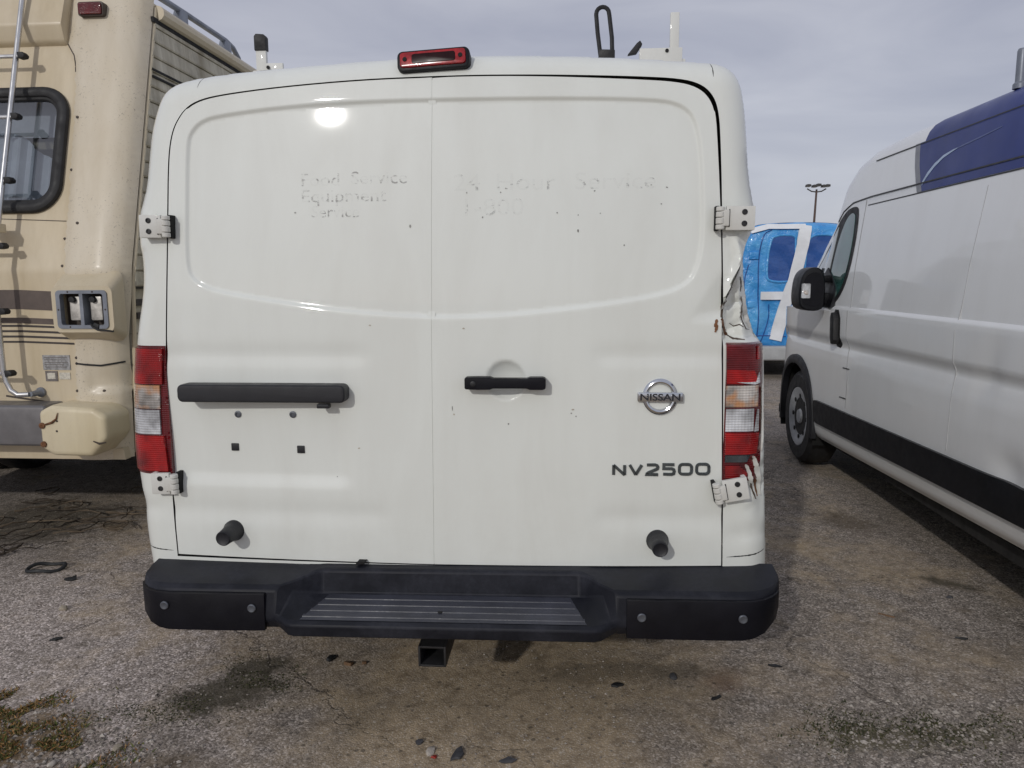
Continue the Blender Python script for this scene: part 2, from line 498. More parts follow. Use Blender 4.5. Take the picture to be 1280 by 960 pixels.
# oil and moss stains, brown patches, the bumper's shadow painted into the colour
st = t.noise(P, 1.7, 8, 0.7, 0.8)
stm = t.ramp(st, [(0.53, 0.0), (0.68, 0.45)])
col = t.mix(stm, col, (0.11, 0.092, 0.066))
def blob(col, cx, cy, rx_, ry_, rot, amount, tint):
    d_ = t.new('ShaderNodeMapping', {'Vector': P, 'Location': (cx, cy, 0), 'Rotation': (0, 0, rot), 'Scale': (rx_, ry_, 1000.0)}, vector_type='TEXTURE').outputs['Vector']
    r_ = t.new('ShaderNodeVectorMath', {0: d_}, operation='LENGTH').outputs['Value']
    r_ = t.math('ADD', r_, t.math('MULTIPLY', t.math('SUBTRACT', mid, 0.5), 2.2))
    r_ = t.math('ADD', r_, t.math('MULTIPLY', t.math('SUBTRACT', fine, 0.5), 0.7))
    return t.mix(t.ramp(r_, [(0.45, amount), (1.25, 0.0)]), col, tint)
OIL = (0.075, 0.066, 0.045)
col = blob(col, -1.06, 2.43, .26, .12, .3, .85, OIL)
col = blob(col, -.93, 2.66, .15, .07, .2, .85, OIL)
col = blob(col, 2.06, 3.42, .20, .07, -.7, .80, OIL)
col = blob(col, 1.98, 4.35, .16, .30, .2, .65, (0.13, 0.10, 0.066))
col = blob(col, .76, 2.54, .12, .09, .5, .6, (0.16, 0.095, 0.06))
col = blob(col, .38, 2.60, .42, .10, 0, .55, (0.12, 0.10, 0.072))  # bumper's cast shadow right of the hitch, darkened into the ground colour
col = blob(col, 1.25, 2.19, .40, .09, .1, .75, (0.095, 0.085, 0.042))
col = blob(col, -1.62, 2.18, .34, .18, .3, .85, (0.17, 0.115, 0.055))
col = blob(col, -1.15, 2.07, .35, .08, 0, .7, (0.15, 0.115, 0.075))
col = blob(col, -2.9, 4.4, .55, .50, 0, .75, (0.10, 0.085, 0.060))
st2 = t.ramp(t.noise(P, 0.55, 7, 0.65, 0.5), [(0.44, 0.0), (0.70, 0.35)])
col = t.mix(st2, col, (0.20, 0.165, 0.125))
mott = t.noise(P, 16, 6, 0.7, 0.3)
col = t.mix(1.0, col, t.ramp(mott, [(0.32, (0.62, 0.60, 0.57)), (0.50, (1.0, 1.0, 1.0)), (0.70, (1.22, 1.20, 1.16))]), 'MULTIPLY')
spk = t.new('ShaderNodeTexVoronoi', {'Vector': P, 'Scale': 46.0})
sv = t.new('ShaderNodeSeparateColor', {'Color': spk.outputs['Color']}).outputs[1]
sm = t.math('MULTIPLY', t.ramp(sv, [(0.86, 0.0), (0.90, 1.0)]), t.ramp(spk.outputs['Distance'], [(0.18, 1.0), (0.34, 0.0)]))
col = t.mix(t.math('MULTIPLY', sm, 0.55), col, (0.62, 0.56, 0.48))
sm2 = t.math('MULTIPLY', t.ramp(sv, [(0.06, 1.0), (0.10, 0.0)]), t.ramp(spk.outputs['Distance'], [(0.22, 1.0), (0.42, 0.0)]))
col = t.mix(t.math('MULTIPLY', sm2, 0.6), col, (0.05, 0.044, 0.037))
# cracks
wv = t.new('ShaderNodeTexNoise', {'Vector': P, 'Scale': 2.3, 'Detail': 6.0, 'Roughness': 0.65})
warp = t.new('ShaderNodeVectorMath', {0: P, 1: t.new('ShaderNodeVectorMath', {0: wv.outputs['Color'], 1: (0.55, 0.55, 0.0)}, operation='MULTIPLY').outputs[0]}, operation='ADD').outputs[0]
vc = t.new('ShaderNodeTexVoronoi', {'Vector': warp, 'Scale': 0.75}, feature='DISTANCE_TO_EDGE', voronoi_dimensions='2D')
gate = t.ramp(t.noise(P, 1.1, 3), [(0.42, 0.0), (0.52, 1.0)])
crack = t.math('MULTIPLY', t.ramp(vc.outputs['Distance'], [(0.0, 1.0), (0.008, 0.0)]), gate)
crack = t.math('MULTIPLY', crack, t.math('SUBTRACT', 1.0, t.math('MULTIPLY', dmask, 0.6)))
col = t.mix(t.math('MULTIPLY', crack, 0.65), col, (0.035, 0.030, 0.026))
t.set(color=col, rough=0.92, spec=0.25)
hgt = t.math('ADD', t.math('MULTIPLY', v1.outputs['Distance'], -0.7), t.math('MULTIPLY', fine, 0.7))
hgt = t.math('SUBTRACT', hgt, t.math('MULTIPLY', crack, 2.0))
t.bump(hgt, 0.5, 0.004)
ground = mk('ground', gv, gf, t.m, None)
tag(ground, 'worn grey asphalt lot with brown dirt patches', 'ground', kind='structure')

PSI = math.radians(4.4)

# ================================================================== WHITE CARGO VAN
van = thing('cargo_van', (-0.2514, 2.38, 0), -PSI, 'white cargo van seen from behind, crumpled right rear pillar, between motorhome and grey-white van', 'van')

def S(P):
    x, z = P[:, 0], P[:, 1]
    return .06 * np.clip((z - 1.3) / .8, 0, None) ** 2 + .03 * (x / .92) ** 2

SIL = [(-1.038, 0.468), (-1.048, 0.571), (-1.051, 0.689), (-1.059, 0.747), (-1.065, 0.863), (-1.057, 1.034), (-1.04, 1.202), (-1.027, 1.284), (-1.001, 1.393), (-0.993, 1.461), (-0.993, 1.522), (-1.002, 1.568), (-0.998, 1.661), (-0.985, 1.7), (-0.968, 1.753), (-0.957, 1.845), (-0.948, 1.924), (-0.933, 1.981), (-0.915, 2.033), (-0.89, 2.069), (-0.841, 2.093), (-0.762, 2.106), (-0.596, 2.12), (-0.325, 2.134), (-0.114, 2.143), (0.144, 2.146), (0.399, 2.14), (0.651, 2.126), (0.776, 2.116), (0.877, 2.11), (0.922, 2.095), (0.952, 2.065), (0.967, 2.03), (0.978, 1.96), (0.986, 1.861), (0.993, 1.761), (1.004, 1.699), (1.013, 1.657), (1.009, 1.587), (0.998, 1.549), (0.997, 1.499), (1.004, 1.436), (1.02, 1.334), (1.04, 1.277), (1.052, 1.231), (1.062, 1.047), (1.074, 0.887), (1.086, 0.669), (1.094, 0.468)]
GAPL = [(-0.907, 0.515), (-0.911, 0.663), (-0.909, 0.803), (-0.909, 0.914), (-0.907, 1.05), (-0.898, 1.211), (-0.878, 1.447), (-0.865, 1.652), (-0.858, 1.829), (-0.848, 1.9), (-0.831, 1.947), (-0.795, 1.994), (-0.746, 2.018), (-0.665, 2.032), (-0.48, 2.049), (-0.221, 2.063), (0.006, 2.066)]
GAPR = [(0.006, 2.066), (0.155, 2.067), (0.401, 2.062), (0.644, 2.053), (0.765, 2.045), (0.825, 2.029), (0.861, 2.0), (0.881, 1.955), (0.889, 1.871), (0.9, 1.558), (0.905, 1.437), (0.913, 1.189), (0.926, 0.803), (0.933, 0.516)]
PANEL = chaikin([(-0.806, 1.498), (-0.797, 1.701), (-0.791, 1.878), (-0.779, 1.915), (-0.746, 1.947), (-0.692, 1.963), (-0.479, 1.984), (-0.221, 1.994), (0.006, 1.995), (0.401, 1.992), (0.692, 1.983), (0.765, 1.968), (0.809, 1.931), (0.829, 1.847), (0.838, 1.703), (0.841, 1.559), (0.826, 1.474), (0.797, 1.425), (0.724, 1.394), (0.552, 1.365), (0.403, 1.348), (0.203, 1.329), (0.0, 1.325), (-0.231, 1.34), (-0.441, 1.366), (-0.627, 1.395), (-0.73, 1.415), (-0.789, 1.447)], 2)

SIL = [tuple(q) for q in chaikin(SIL, 1, closed=False)]
GAP = [tuple(q) for q in chaikin(GAPL + GAPR[1:], 2, closed=False)]
GAPL = [q for q in GAP if q[0] < -.02]; GAPR = [(.006, 2.066)] + [q for q in GAP if q[0] > .03]
GAPL = GAPL + [(.006, 2.066)]
def seam_x(z): return 0.006 - 0.016 * (2.06 - z) / 1.55

def bump_noise(P, amp, s, seed):
    from mathutils import noise as _n
    return np.array([amp * _n.noise(Vector((x * s + seed, z * s, seed))) for x, z in P])

def line_d(P, a, b):
    a = np.array(a); b = np.array(b); d = (b - a) / np.linalg.norm(b - a)
    q = P - a; return q[:, 0] * d[1] - q[:, 1] * d[0], q @ d, np.linalg.norm(b - a)     # + on the right of a->b

def dent(P):
    """crushed right rear pillar: pushed in beyond a diagonal fold, with a second crease down its middle"""
    x, z = P[:, 0], P[:, 1]
    out = np.zeros(len(P))
    m = (x > .84) & (z > .6) & (z < 1.62)
    if not m.any(): return out
    Q = P[m]; x, z = Q[:, 0], Q[:, 1]
    nz = bump_noise(Q, 1.0, 24, 4.0); nz2 = bump_noise(Q, 1.0, 60, 7.0)
    W = np.stack([nz, nz2], 1)
    env = sstep(1.232, 1.262, z) * (1 - sstep(1.53, 1.60, z)) * sstep(.900, .930, x)
    d1, _, _ = line_d(Q + .003 * W, (.898, 1.338), (.990, 1.568))
    y = env * 1.35 * (.030 * np.clip((d1 + .002) / .008, 0, 1) + .30 * np.clip(d1 - .006, 0, .05) - .35 * np.clip(.020 - np.abs(d1 + .004), 0, .020))
    d2, s2, L2 = line_d(Q + .005 * W, (.990, 1.262), (.966, 1.452))
    y = y + env * 1.4 * (-.55 * np.clip(.024 - np.abs(d2 + .006), 0, .024) + .45 * np.clip(d2, 0, .05))
    d3, s3, L3 = line_d(Q + .004 * W, (.906, 1.345), (.978, 1.376))
    y = y + env * .60 * np.clip(.014 - np.abs(d3), 0, .014) * (s3 > 0) * (s3 < L3)
    d4, s4, L4 = line_d(Q + .004 * W, (.926, 1.268), (.992, 1.318))
    y = y + env * .55 * np.clip(.016 - np.abs(d4), 0, .016)
    y = y + env * (.003 * nz + .0015 * nz2)
    low = np.exp(-((x - 1.045) / .04) ** 2 - ((z - .78) / .10) ** 2)
    y = y + low * (.022 + .02 * nz)
    out[m] = y
    return out

def valley(P, x0, x1, zc, half, depth, soft=.045):
    x, z = P[:, 0], P[:, 1]
    wx = sstep(x0 - soft, x0 + soft, x) * (1 - sstep(x1 - soft, x1 + soft, x))
    return depth * wx * np.exp(-((z - zc) / half) ** 2)

def door_y(P):
    x, z = P[:, 0], P[:, 1]
    y = S(P)
    d = sd(PANEL, P)
    y = y + .0085 * sstep(-.006, .008, d)
    # crease valleys
    y = y + valley(P, -1.2, -.22, 1.205, .032, .0048) + valley(P, .52, 1.2, 1.205, .032, .0044)
    y = y + valley(P, -1.2, -.17, .675, .036, .0050) + valley(P, .53, 1.2, .675, .036, .0050)
    # number plate recess with its bright lower lip
    wx = 1 - sstep(-.33, -.25, x)
    y = y + .012 * wx * sstep(.752, .812, z) * (1 - sstep(.83, 1.14, z))
    # dish behind the handle
    r = np.hypot(x - .233, (z - 1.126))
    y = y + .026 * np.clip(1 - (r / .062) ** 2, 0, 1) ** .75
    # buckled edge by the crash
    y = y + .004 * np.exp(-((x - .905) / .045) ** 2 - ((z - 1.40) / .075) ** 2)
    df, _, _ = line_d(P, (.815, 1.338), (.912, 1.480))
    y = y + .20 * np.clip(df, 0, .06) * sstep(1.300, 1.345, z) * (1 - sstep(1.45, 1.50, z))
    # slight pressed-panel waviness
    y = y + .0012 * np.sin(x * 5.1 + 1.3) * np.sin(z * 4.3)
    return y

SILa = np.array(SIL)
RR = .085
def ring_y(P):
    d = pdist(SILa, P, closed=False)
    t_ = np.clip((RR - d) / RR, 0, 1)
    y = S(P) + RR * (1 - np.sqrt(np.clip(1 - t_ ** 2, 0, 1)))
    y = y + valley(P, -1.2, -.95, .675, .030, .006) + valley(P, .95, 1.2, .62, .030, .006)
    return y + dent(P)

g = .0045
left_edge = [(x + g, z - (g if z > 1.99 else 0)) for x, z in GAPL[:-1]]
right_edge = [(x - g - .006 * float(sstep(1.55, 1.95, z)), z - (g + .006 * float(sstep(.2, .8, x)) if z > 1.95 else 0)) for x, z in GAPR[1:]]
DL = left_edge + [(seam_x(2.06) - .0007, 2.062)] + [(seam_x(z) - .0007, z) for z in (1.6, 1.0, .510)]
DR = [(seam_x(z) + .0007, z) for z in (.510, 1.0, 1.6)] + [(seam_x(2.06) + .0007, 2.060)] + right_edge
PEXT = np.concatenate([offset_loop(resample(PANEL, .006), d_) for d_ in (-.008, -.004, 0, .004, .008)])
v, f = sheet(DL[::-1], [], .0075, door_y, extra=PEXT, skirt=.035)
door_l = mk('rear_door', v, f, M['white'], van, angle=50)
v, f = sheet(DR, [], .0075, door_y, extra=PEXT, skirt=.035)
door_r = mk('rear_door', v, f, M['white'], van, angle=50)
door_l['label'] = 'left rear door with number plate bar'
door_r['label'] = 'right rear door with handle, round emblem and buckled edge'

# surround of the doors: corner pillars, roof edge, sill
hole = GAPL + GAPR[1:]
outer = list(SIL)
v, f = sheet(outer, [hole + [(.933, .507), (-.907, .507)]], .007, ring_y, bstep=.009)
frame_o = mk('rear_surround', v, f, M['white'], van, angle=32)
# dark seal and flange behind the door gaps
mb = MB()
lp = resample(hole, .03)
vv, ff = sheet([(x * .985, .51 + (z - .51) * 1.0) for x, z in [( -.93, .49)] + GAPL + GAPR[1:] + [(.95, .49)]], [], .06, lambda P: S(P) + .038)
mk('door_seal', vv, ff, M['dark'], van)
# white flange right behind the meeting edge of the two doors
fl = []
mb = MB()
zz = np.linspace(.512, 2.055, 60)
for z in zz:
    pass
fv = []; ffc = []
for i, z in enumerate(zz):
    y0 = float(door_y(np.array([[seam_x(z), z]]))[0]) + .0016
    fv += [(seam_x(z) - .012, y0, z), (seam_x(z) + .012, y0, z)]
    if i: ffc.append((2 * i - 2, 2 * i - 1, 2 * i + 1, 2 * i))
mk('seam_flange', fv, ffc, M['white'], van)

# body shell going forward from the rear surround
def hw(z):
    return np.interp(z, [0, .45, .6, 1.2, 1.5, 1.9, 2.05], [1.0, 1.03, 1.045, 1.035, 1.01, .965, .93])
base = resample(SIL, .06, closed=False)
pts0 = [(x, z) for x, z in base]
pts0 = [(-1.02, .40)] + pts0 + [(1.07, .40)]
ysec = [None, .35, .9, 2.2, 3.6, 4.15, 4.5, 4.8, 5.05, 5.35, 5.75, 5.95, 6.02]
ztop = [9, 9, 9, 9, 9, 2.12, 1.98, 1.70, 1.42, 1.33, 1.22, 1.05, .80]
narrow = [0, 0, 0, 0, 0, 0, .02, .03, .03, .05, .10, .2, .35]
rings = []
for yi, (ys_, zt, nr) in enumerate(zip(ysec, ztop, narrow)):
    ring = []
    for x, z in pts0:
        if ys_ is None:
            yy = float(S(np.array([[x, z]]))[0]) + RR
            yy += float(dent(np.array([[x, z]]))[0]); ring.append((x, yy, z))
        else:
            k = min(1.0, (ys_ - .1) / .5)
            sx = math.copysign(min(hw(z), abs(x) if z > 2.05 else 9), x) if abs(x) > .8 else x
            X = x * (1 - k) + sx * k
            zz_ = min(z + .015 * k * (z > 2.0), zt)
            ring.append((X * (1 - nr), ys_, zz_))
    rings.append(ring)
nb = len(pts0)
bv = [q for r_ in rings for q in r_]
bf = [(i * nb + k, i * nb + k + 1, (i + 1) * nb + k + 1, (i + 1) * nb + k) for i in range(len(rings) - 1) for k in range(nb - 1)]
bf = [q[::-1] for q in bf]
bv.append((0, 6.02, .5)); last = len(bv) - 1
bf += [((len(rings) - 1) * nb + k, last, (len(rings) - 1) * nb + k + 1) for k in range(nb - 1)]
mk('body', bv, bf, M['white'], van, angle=50)
MB().box(-.98, 1.0, .10, 5.8, .40, .46).build('underbody', M['underbody'], van)
MB().box(-.45, .45, .25, .9, .26, .40).build('fuel_tank', M['underbody'], van, bevel=.04)
MB().tube([(-.8, 1.35, .37), (.82, 1.35, .37)], .05, 12).build('axle', M['underbody'], van)
for sx_ in (-1, 1):
    for wy in (1.35, 5.05):
        wheel(van, .01 + sx_ * .88, wy, .385, .24, sx_)
# black wheel arch trims and cab windows, mirrors on the flanks
for sx_ in (-1, 1):
    xo = .01 + sx_ * 1.042
    for wy in (1.35, 5.05):
        arc = [(xo, wy + .47 * math.cos(a), .40 + .47 * math.sin(a)) for a in np.linspace(0, math.pi, 20)]
        MB().tube(arc, .025, 8).build('arch_trim', M['black_plastic'], van)
        MB().lathe([(.44, 0), (.44, .012), (.001, .012)], (xo - sx_ * .012, wy, .40), (sx_, 0, 0), 28).build('wheel_well', M['dark'], van)
    MB().prism([(4.55, 1.38), (3.75, 1.36), (3.80, 1.95), (4.15, 1.95)], xo - sx_ * .075, xo - sx_ * .02, 'x').build('cab_window', M['glass_dark'], van)
    MB().box(min(xo, xo + sx_ * .26), max(xo, xo + sx_ * .26), 4.25, 4.40, 1.28, 1.62).build('mirror', M['black_plastic'], van, bevel=.03)

# ---- tail lights
def lens(poly, off, mat, name, parent, step=.009, sk=.03):
    v_, f_ = sheet(poly, [], step, lambda P: ring_y(P) - off, skirt=sk, bstep=.008)
    return mk(name, v_, f_, mat, parent, angle=50)
tl = bpy.data.objects.new('tail_light', None); COL.objects.link(tl); tl.parent = van
def lx(z): return float(np.interp(z, [.79, .818, .942, 1.037, 1.104, 1.233], [-.900, -.9035, -.9105, -.9085, -.9055, -.897]))
def lo_(z): return float(np.interp(z, [.79, .86, 1.03, 1.20, 1.28], [-1.060, -1.063, -1.055, -1.039, -1.027]))
def lpoly(z0, z1, a=0., b=1.):
    q = [(lx(z0), lo_(z0)), (lx(z1), lo_(z1))]
    i0 = q[0][0] + (q[0][1] - q[0][0]) * a; o0 = q[0][0] + (q[0][1] - q[0][0]) * b
    i1 = q[1][0] + (q[1][1] - q[1][0]) * a; o1 = q[1][0] + (q[1][1] - q[1][0]) * b
    return [(o0, z0), (i0, z0), (i1, z1), (o1, z1)]
lens(lpoly(.797, 1.232), .004, M['lens_dark_red'], 'housing', tl)
lens(lpoly(1.105, 1.222, .05), .013, M['lens_red'], 'red_lens', tl)
lens(lpoly(1.022, 1.101, .12, .93), .011, M['lens_amber'], 'amber_lens', tl)
lens(lpoly(.935, 1.018, .14, .95), .011, M['lens_clear'], 'clear_lens', tl)
lens(lpoly(.808, .930, .06), .013, M['lens_red'], 'red_lens', tl)
tl['label'] = 'intact left tail light'
tr = bpy.data.objects.new('tail_light', None); COL.objects.link(tr); tr.parent = van
def rpoly(z0, z1, x0=.921, x1=1.043): return [(x0, z0), (x1, z0), (x1, z1), (x0, z1)]
lens(rpoly(.80, 1.242, .922, 1.048), .004, M['lens_dark_red'], 'housing', tr)
lens([(.923, 1.112), (1.045, 1.112), (1.047, 1.180), (1.046, 1.238), (.920, 1.240)], .010, M['lens_dark_red'], 'red_lens', tr)
lens([(.924, 1.115), (1.030, 1.115), (1.012, 1.155), (.924, 1.160)], .014, M['lens_red'], 'red_lens', tr)
lens([(1.020, 1.190), (1.030, 1.190), (1.030, 1.232), (1.020, 1.232)], .014, M['lens_red'], 'reflector', tr)
lens([(.955, 1.120), (1.015, 1.112), (1.034, 1.116), (1.030, 1.150), (1.018, 1.120)], .017, M['lens_clear'], 'broken_lens_edge', tr)
lens(rpoly(1.040, 1.108, .924, 1.030), .008, M['lens_amber'], 'amber_lens', tr)
lens(rpoly(.962, 1.034, .926, 1.016), .007, M['lens_clear'], 'clear_lens', tr)
lens([(1.018, .960), (1.034, .962), (1.034, 1.030), (1.028, 1.030)], .010, M['lens_clear'], 'lens_edge', tr)
lens([(.927, .888), (1.030, .888), (1.036, .955), (.926, .958)], .012, M['lens_red'], 'red_lens', tr)
lens([(.928, .862), (.998, .862), (1.010, .884), (.928, .884)], .007, M['badge'], 'lamp_socket', tr)
lens([(.929, .812), (.990, .806), (1.002, .826), (.975, .850), (.929, .850)], .010, M['lens_red'], 'broken_lens', tr)
tr['label'] = 'cracked right tail light with broken lower lens'

# ---- torn metal of the crushed pillar
def ribbon(pts, w, mat, name, off=.004, par=None):
    pts = resample(pts, .006, closed=False)
    n = len(pts); vs_ = []; fs_ = []
    for i, p in enumerate(pts):
        d = pts[min(i + 1, n - 1)] - pts[max(i - 1, 0)]; d = d / (np.linalg.norm(d) + 1e-9)
        nn = np.array([-d[1], d[0]]); ww = w * (0.35 + 0.65 * math.sin(math.pi * (i + .4) / (n - .2))) * random.uniform(.6, 1.25)
        a, b = p + nn * ww / 2, p - nn * ww / 2
        for q, e in ((a, off), (b, off * .2)):
            inn = bool(inside(np.array(hole), np.array([q]))[0])
            y = float((door_y if inn else ring_y)(np.array([q]))[0]) - e
            vs_.append((q[0], y, q[1]))
        if i: fs_.append((2 * i - 2, 2 * i - 1, 2 * i + 1, 2 * i))
    k = len(vs_)
    vs_ += [(x, y + .006, z) for x, y, z in vs_]
    fs_ += [tuple(j + k for j in q)[::-1] for q in fs_]
    return mk(name, vs_, fs_, mat, par or van)
ribbon([(.966, 1.447), (.971, 1.436), (.976, 1.416), (.973, 1.40)], .010, M['torn'], 'tear')
ribbon([(.975, 1.385), (.981, 1.362), (.975, 1.324), (.986, 1.299), (.996, 1.281), (1.015, 1.277)], .005, M['torn'], 'tear')
ribbon([(.925, 1.372), (.913, 1.366), (.906, 1.356), (.906, 1.339), (.903, 1.322)], .008, M['torn'], 'tear')
ribbon([(.890, 1.316), (.886, 1.300), (.889, 1.290), (.885, 1.276)], .012, M['rust'], 'rust_patch')
ribbon([(.905, 1.318), (.912, 1.300), (.920, 1.285)], .013, M['rust'], 'rust_patch')
ribbon([(.916, 1.292), (.924, 1.276), (.934, 1.262)], .014, M['rust'], 'rust_patch')
ribbon([(.932, 1.264), (.950, 1.253), (.985, 1.250)], .007, M['torn'], 'tear')
ribbon([(1.010, .868), (1.022, .83), (1.034, .79), (1.044, .74)], .011, M['rust'], 'rust_patch')
ribbon([(1.020, .880), (1.034, .84), (1.046, .80), (1.052, .745)], .018, M['hinge_white'], 'bent_flap', off=.022)
ribbon([(.995, .855), (1.008, .825), (1.016, .79)], .014, M['hinge_white'], 'bent_flap', off=.018)
ribbon([(1.006, .875), (1.020, .868), (1.04, .876)], .008, M['rust'], 'rust_patch', off=.012)
ribbon([(.903, 1.345), (.922, 1.388), (.946, 1.432), (.966, 1.476), (.982, 1.520)], .016, M['hinge_white'], 'bent_flap', off=.016)
ribbon([(.918, 1.372), (.936, 1.404), (.955, 1.440)], .006, M['torn'], 'tear', off=.003)
ribbon([(.988, 1.380), (.992, 1.345), (1.002, 1.310), (1.018, 1.285)], .020, M['hinge_white'], 'bent_flap', off=.018)
ribbon([(.940, 1.300), (.956, 1.290), (.972, 1.296), (.985, 1.288)], .004, M['torn'], 'tear', off=.003)
ribbon([(1.046, 1.215), (1.050, 1.12), (1.048, 1.03), (1.052, .95), (1.050, .89)], .012, M['hinge_white'], 'bent_flap', off=.012)
ribbon([(1.040, 1.10), (1.043, 1.02), (1.042, .95)], .005, M['torn'], 'tear', off=.010)
ribbon([(1.000, .845), (1.014, .81), (1.020, .775), (1.036, .735)], .007, M['torn'], 'tear', off=.010)
# lower corner seam lines
ribbon([(-1.040, .532), (-.98, .530), (-.92, .527)], .0045, M['dark'], 'panel_gap', off=.0012)
ribbon([(.945, .545), (.99, .548), (1.04, .553), (1.075, .560)], .0055, M['dark'], 'panel_gap', off=.0012)
ribbon([(-.755, 2.10), (-.758, 2.08), (-.760, 2.055)], .002, M['hole'], 'panel_gap', off=.0006)
ribbon([(.862, 2.10), (.866, 2.08), (.866, 2.050)], .003, M['hole'], 'panel_gap', off=.0006)

# ---- hinges
def hinge(cx, cz, side, tilt, yoff, wide=.060):
    e = bpy.data.objects.new('hinge', None); COL.objects.link(e); e.parent = van
    e.location = (cx, yoff, cz); e.rotation_euler = (0, tilt, 0)
    s = side   # -1: plate lies to the left of the barrel
    xa, xb = sorted((s * .014, s * (wide + .020)))
    MB().box(xa, xb, -.012, .004, -.036, .036).build('plate', M['hinge_white'], e, bevel=.0035)
    xa, xb = sorted((s * (wide + .006), s * (wide + .020)))
    MB().box(xa, xb, .004, .085, -.036, .036).build('return_flange', M['hinge_white'], e, bevel=.003)
    xa, xb = sorted((s * .012, s * .022))
    for dz in (-.016, .018):
        MB().lathe([(.0085, 0), (.0085, .0025), (.006, .003), (.006, .0005), (.0005, .0005)], (s * (wide - .012), -.012, dz), (0, -1, 0), 16).build('bolt', M['steel'], e)
    MB().box(*sorted((s * .0215, s * .0245)), -.0145, -.011, -.026, .026).build('slot', M['dark'], e)
    for k, (a, b) in enumerate(((-.034, -.020), (-.018, .000), (.002, .018), (.020, .033))):
        MB().lathe([(.0115, a), (.013, a + .002), (.013, b - .002), (.0115, b)], (-s * .004, -.013, 0), (0, 0, 1), 16).build('knuckle', M['hinge_white'], e)
    MB().box(*sorted((s * .022, -s * .004)), -.022, -.008, -.024, .024).build('leaf', M['hinge_white'], e, bevel=.004)
    MB().box(*sorted((-s * .016, -s * .004)), -.002, .03, -.037, .037).build('recess', M['dark'], e, bevel=.003)
    return e
hinge(-.854, 1.616, -1, .02, .010, .066)
hinge(-.885, .772, -1, -.02, .008, .058)
hinge(.888, 1.622, 1, .01, .012, .080)
hinge(.907, .770, 1, -.20, .004, .072)

# ---- number plate bar, screw holes and clips
MB().prism(rrect(-.828, -.276, 1.056, 1.114, .018, 4), -.050, .012).build('plate_lamp_bar', M['black_plastic'], door_l, bevel=.010, seg=3)
MB().box(-.37, -.33, -.045, -.02, 1.038, 1.052).build('plate_lamp', M['black_plastic'], door_l, bevel=.003)
for x, z in ((-.659, 1.006), (-.470, 1.008)):
    y0 = float(door_y(np.array([[x, z]]))[0])
    MB().lathe([(.0115, 0), (.0115, .003), (.007, .004), (.0068, .001), (.0005, .001)], (x, y0, z), (0, -1, 0), 18).build('screw_hole', M['bolt'], door_l)
for x, z in ((-.678, .894), (-.450, .890)):
    y0 = float(door_y(np.array([[x, z]]))[0])
    MB().box(x - .0125, x + .0125, y0 - .005, y0 + .004, z - .0125, z + .0125).build('clip', M['black_plastic'], door_l, bevel=.002)

# ---- handle
hb = MB()
prof = [(.106, .0175), (.112, .019), (.150, .020), (.185, .0195), (.196, .0155), (.300, .0155), (.311, .0195), (.350, .0195), (.360, .017)]
top = [(x, 1.121 + h) for x, h in prof]; bot = [(x, 1.121 - h) for x, h in prof][::-1]
hb.prism(top + bot, -.048, -.006)
hb.build('handle', M['bumper_cap'], door_r, bevel=.006, seg=3)
MB().lathe([(.009, 0), (.009, .002), (.007, .003), (.001, .003)], (.133, -.047, 1.120), (0, -1, 0), 16).build('lock', M['steel'], door_r)

# ---- round emblem
em = bpy.data.objects.new('emblem', None); COL.objects.link(em); em.parent = door_r
ex, ez = .718, 1.074; ey = float(S(np.array([[ex, ez]]))[0])
rp_ = [(.050 * 1.0, 0), (.0515, .006), (.049, .009), (.043, .011), (.0385, .009), (.0365, .005), (.0365, 0)]
n = 48; vv = []; ff = []
for i in range(n):
    a = 2 * math.pi * i / n
    for r_, h_ in rp_: vv.append((ex + r_ * 1.06 * math.cos(a), ey - h_, ez + r_ * 1.12 * math.sin(a)))
for i in range(n):
    j = (i + 1) % n
    for k in range(len(rp_) - 1):
        ff.append((i * len(rp_) + k, j * len(rp_) + k, j * len(rp_) + k + 1, i * len(rp_) + k + 1))
mk('ring', vv, ff, M['chrome'], em)
n2v = [(ex + .0565 * math.cos(a), ez + .060 * math.sin(a)) for a in np.linspace(0, 2 * math.pi, 40)[:-1]]
MB().prism(rrect(ex - .071, ex + .071, ez - .0145, ez + .0145, .003, 2), ey - .016, ey - .001).build('bar', M['chrome'], em, bevel=.0025)
me = text_mesh('NISSAN', .030, .0006, 1.28, .0006, .98); me.materials.append(M['badge_text'])
xsn = np.array([v_.co.x for v_ in me.vertices]); zsn = np.array([v_.co.z for v_ in me.vertices])
share('lettering', me, em, (ex - (xsn.max() + xsn.min()) / 2, ey - .0168, ez - (zsn.max() + zsn.min()) / 2))

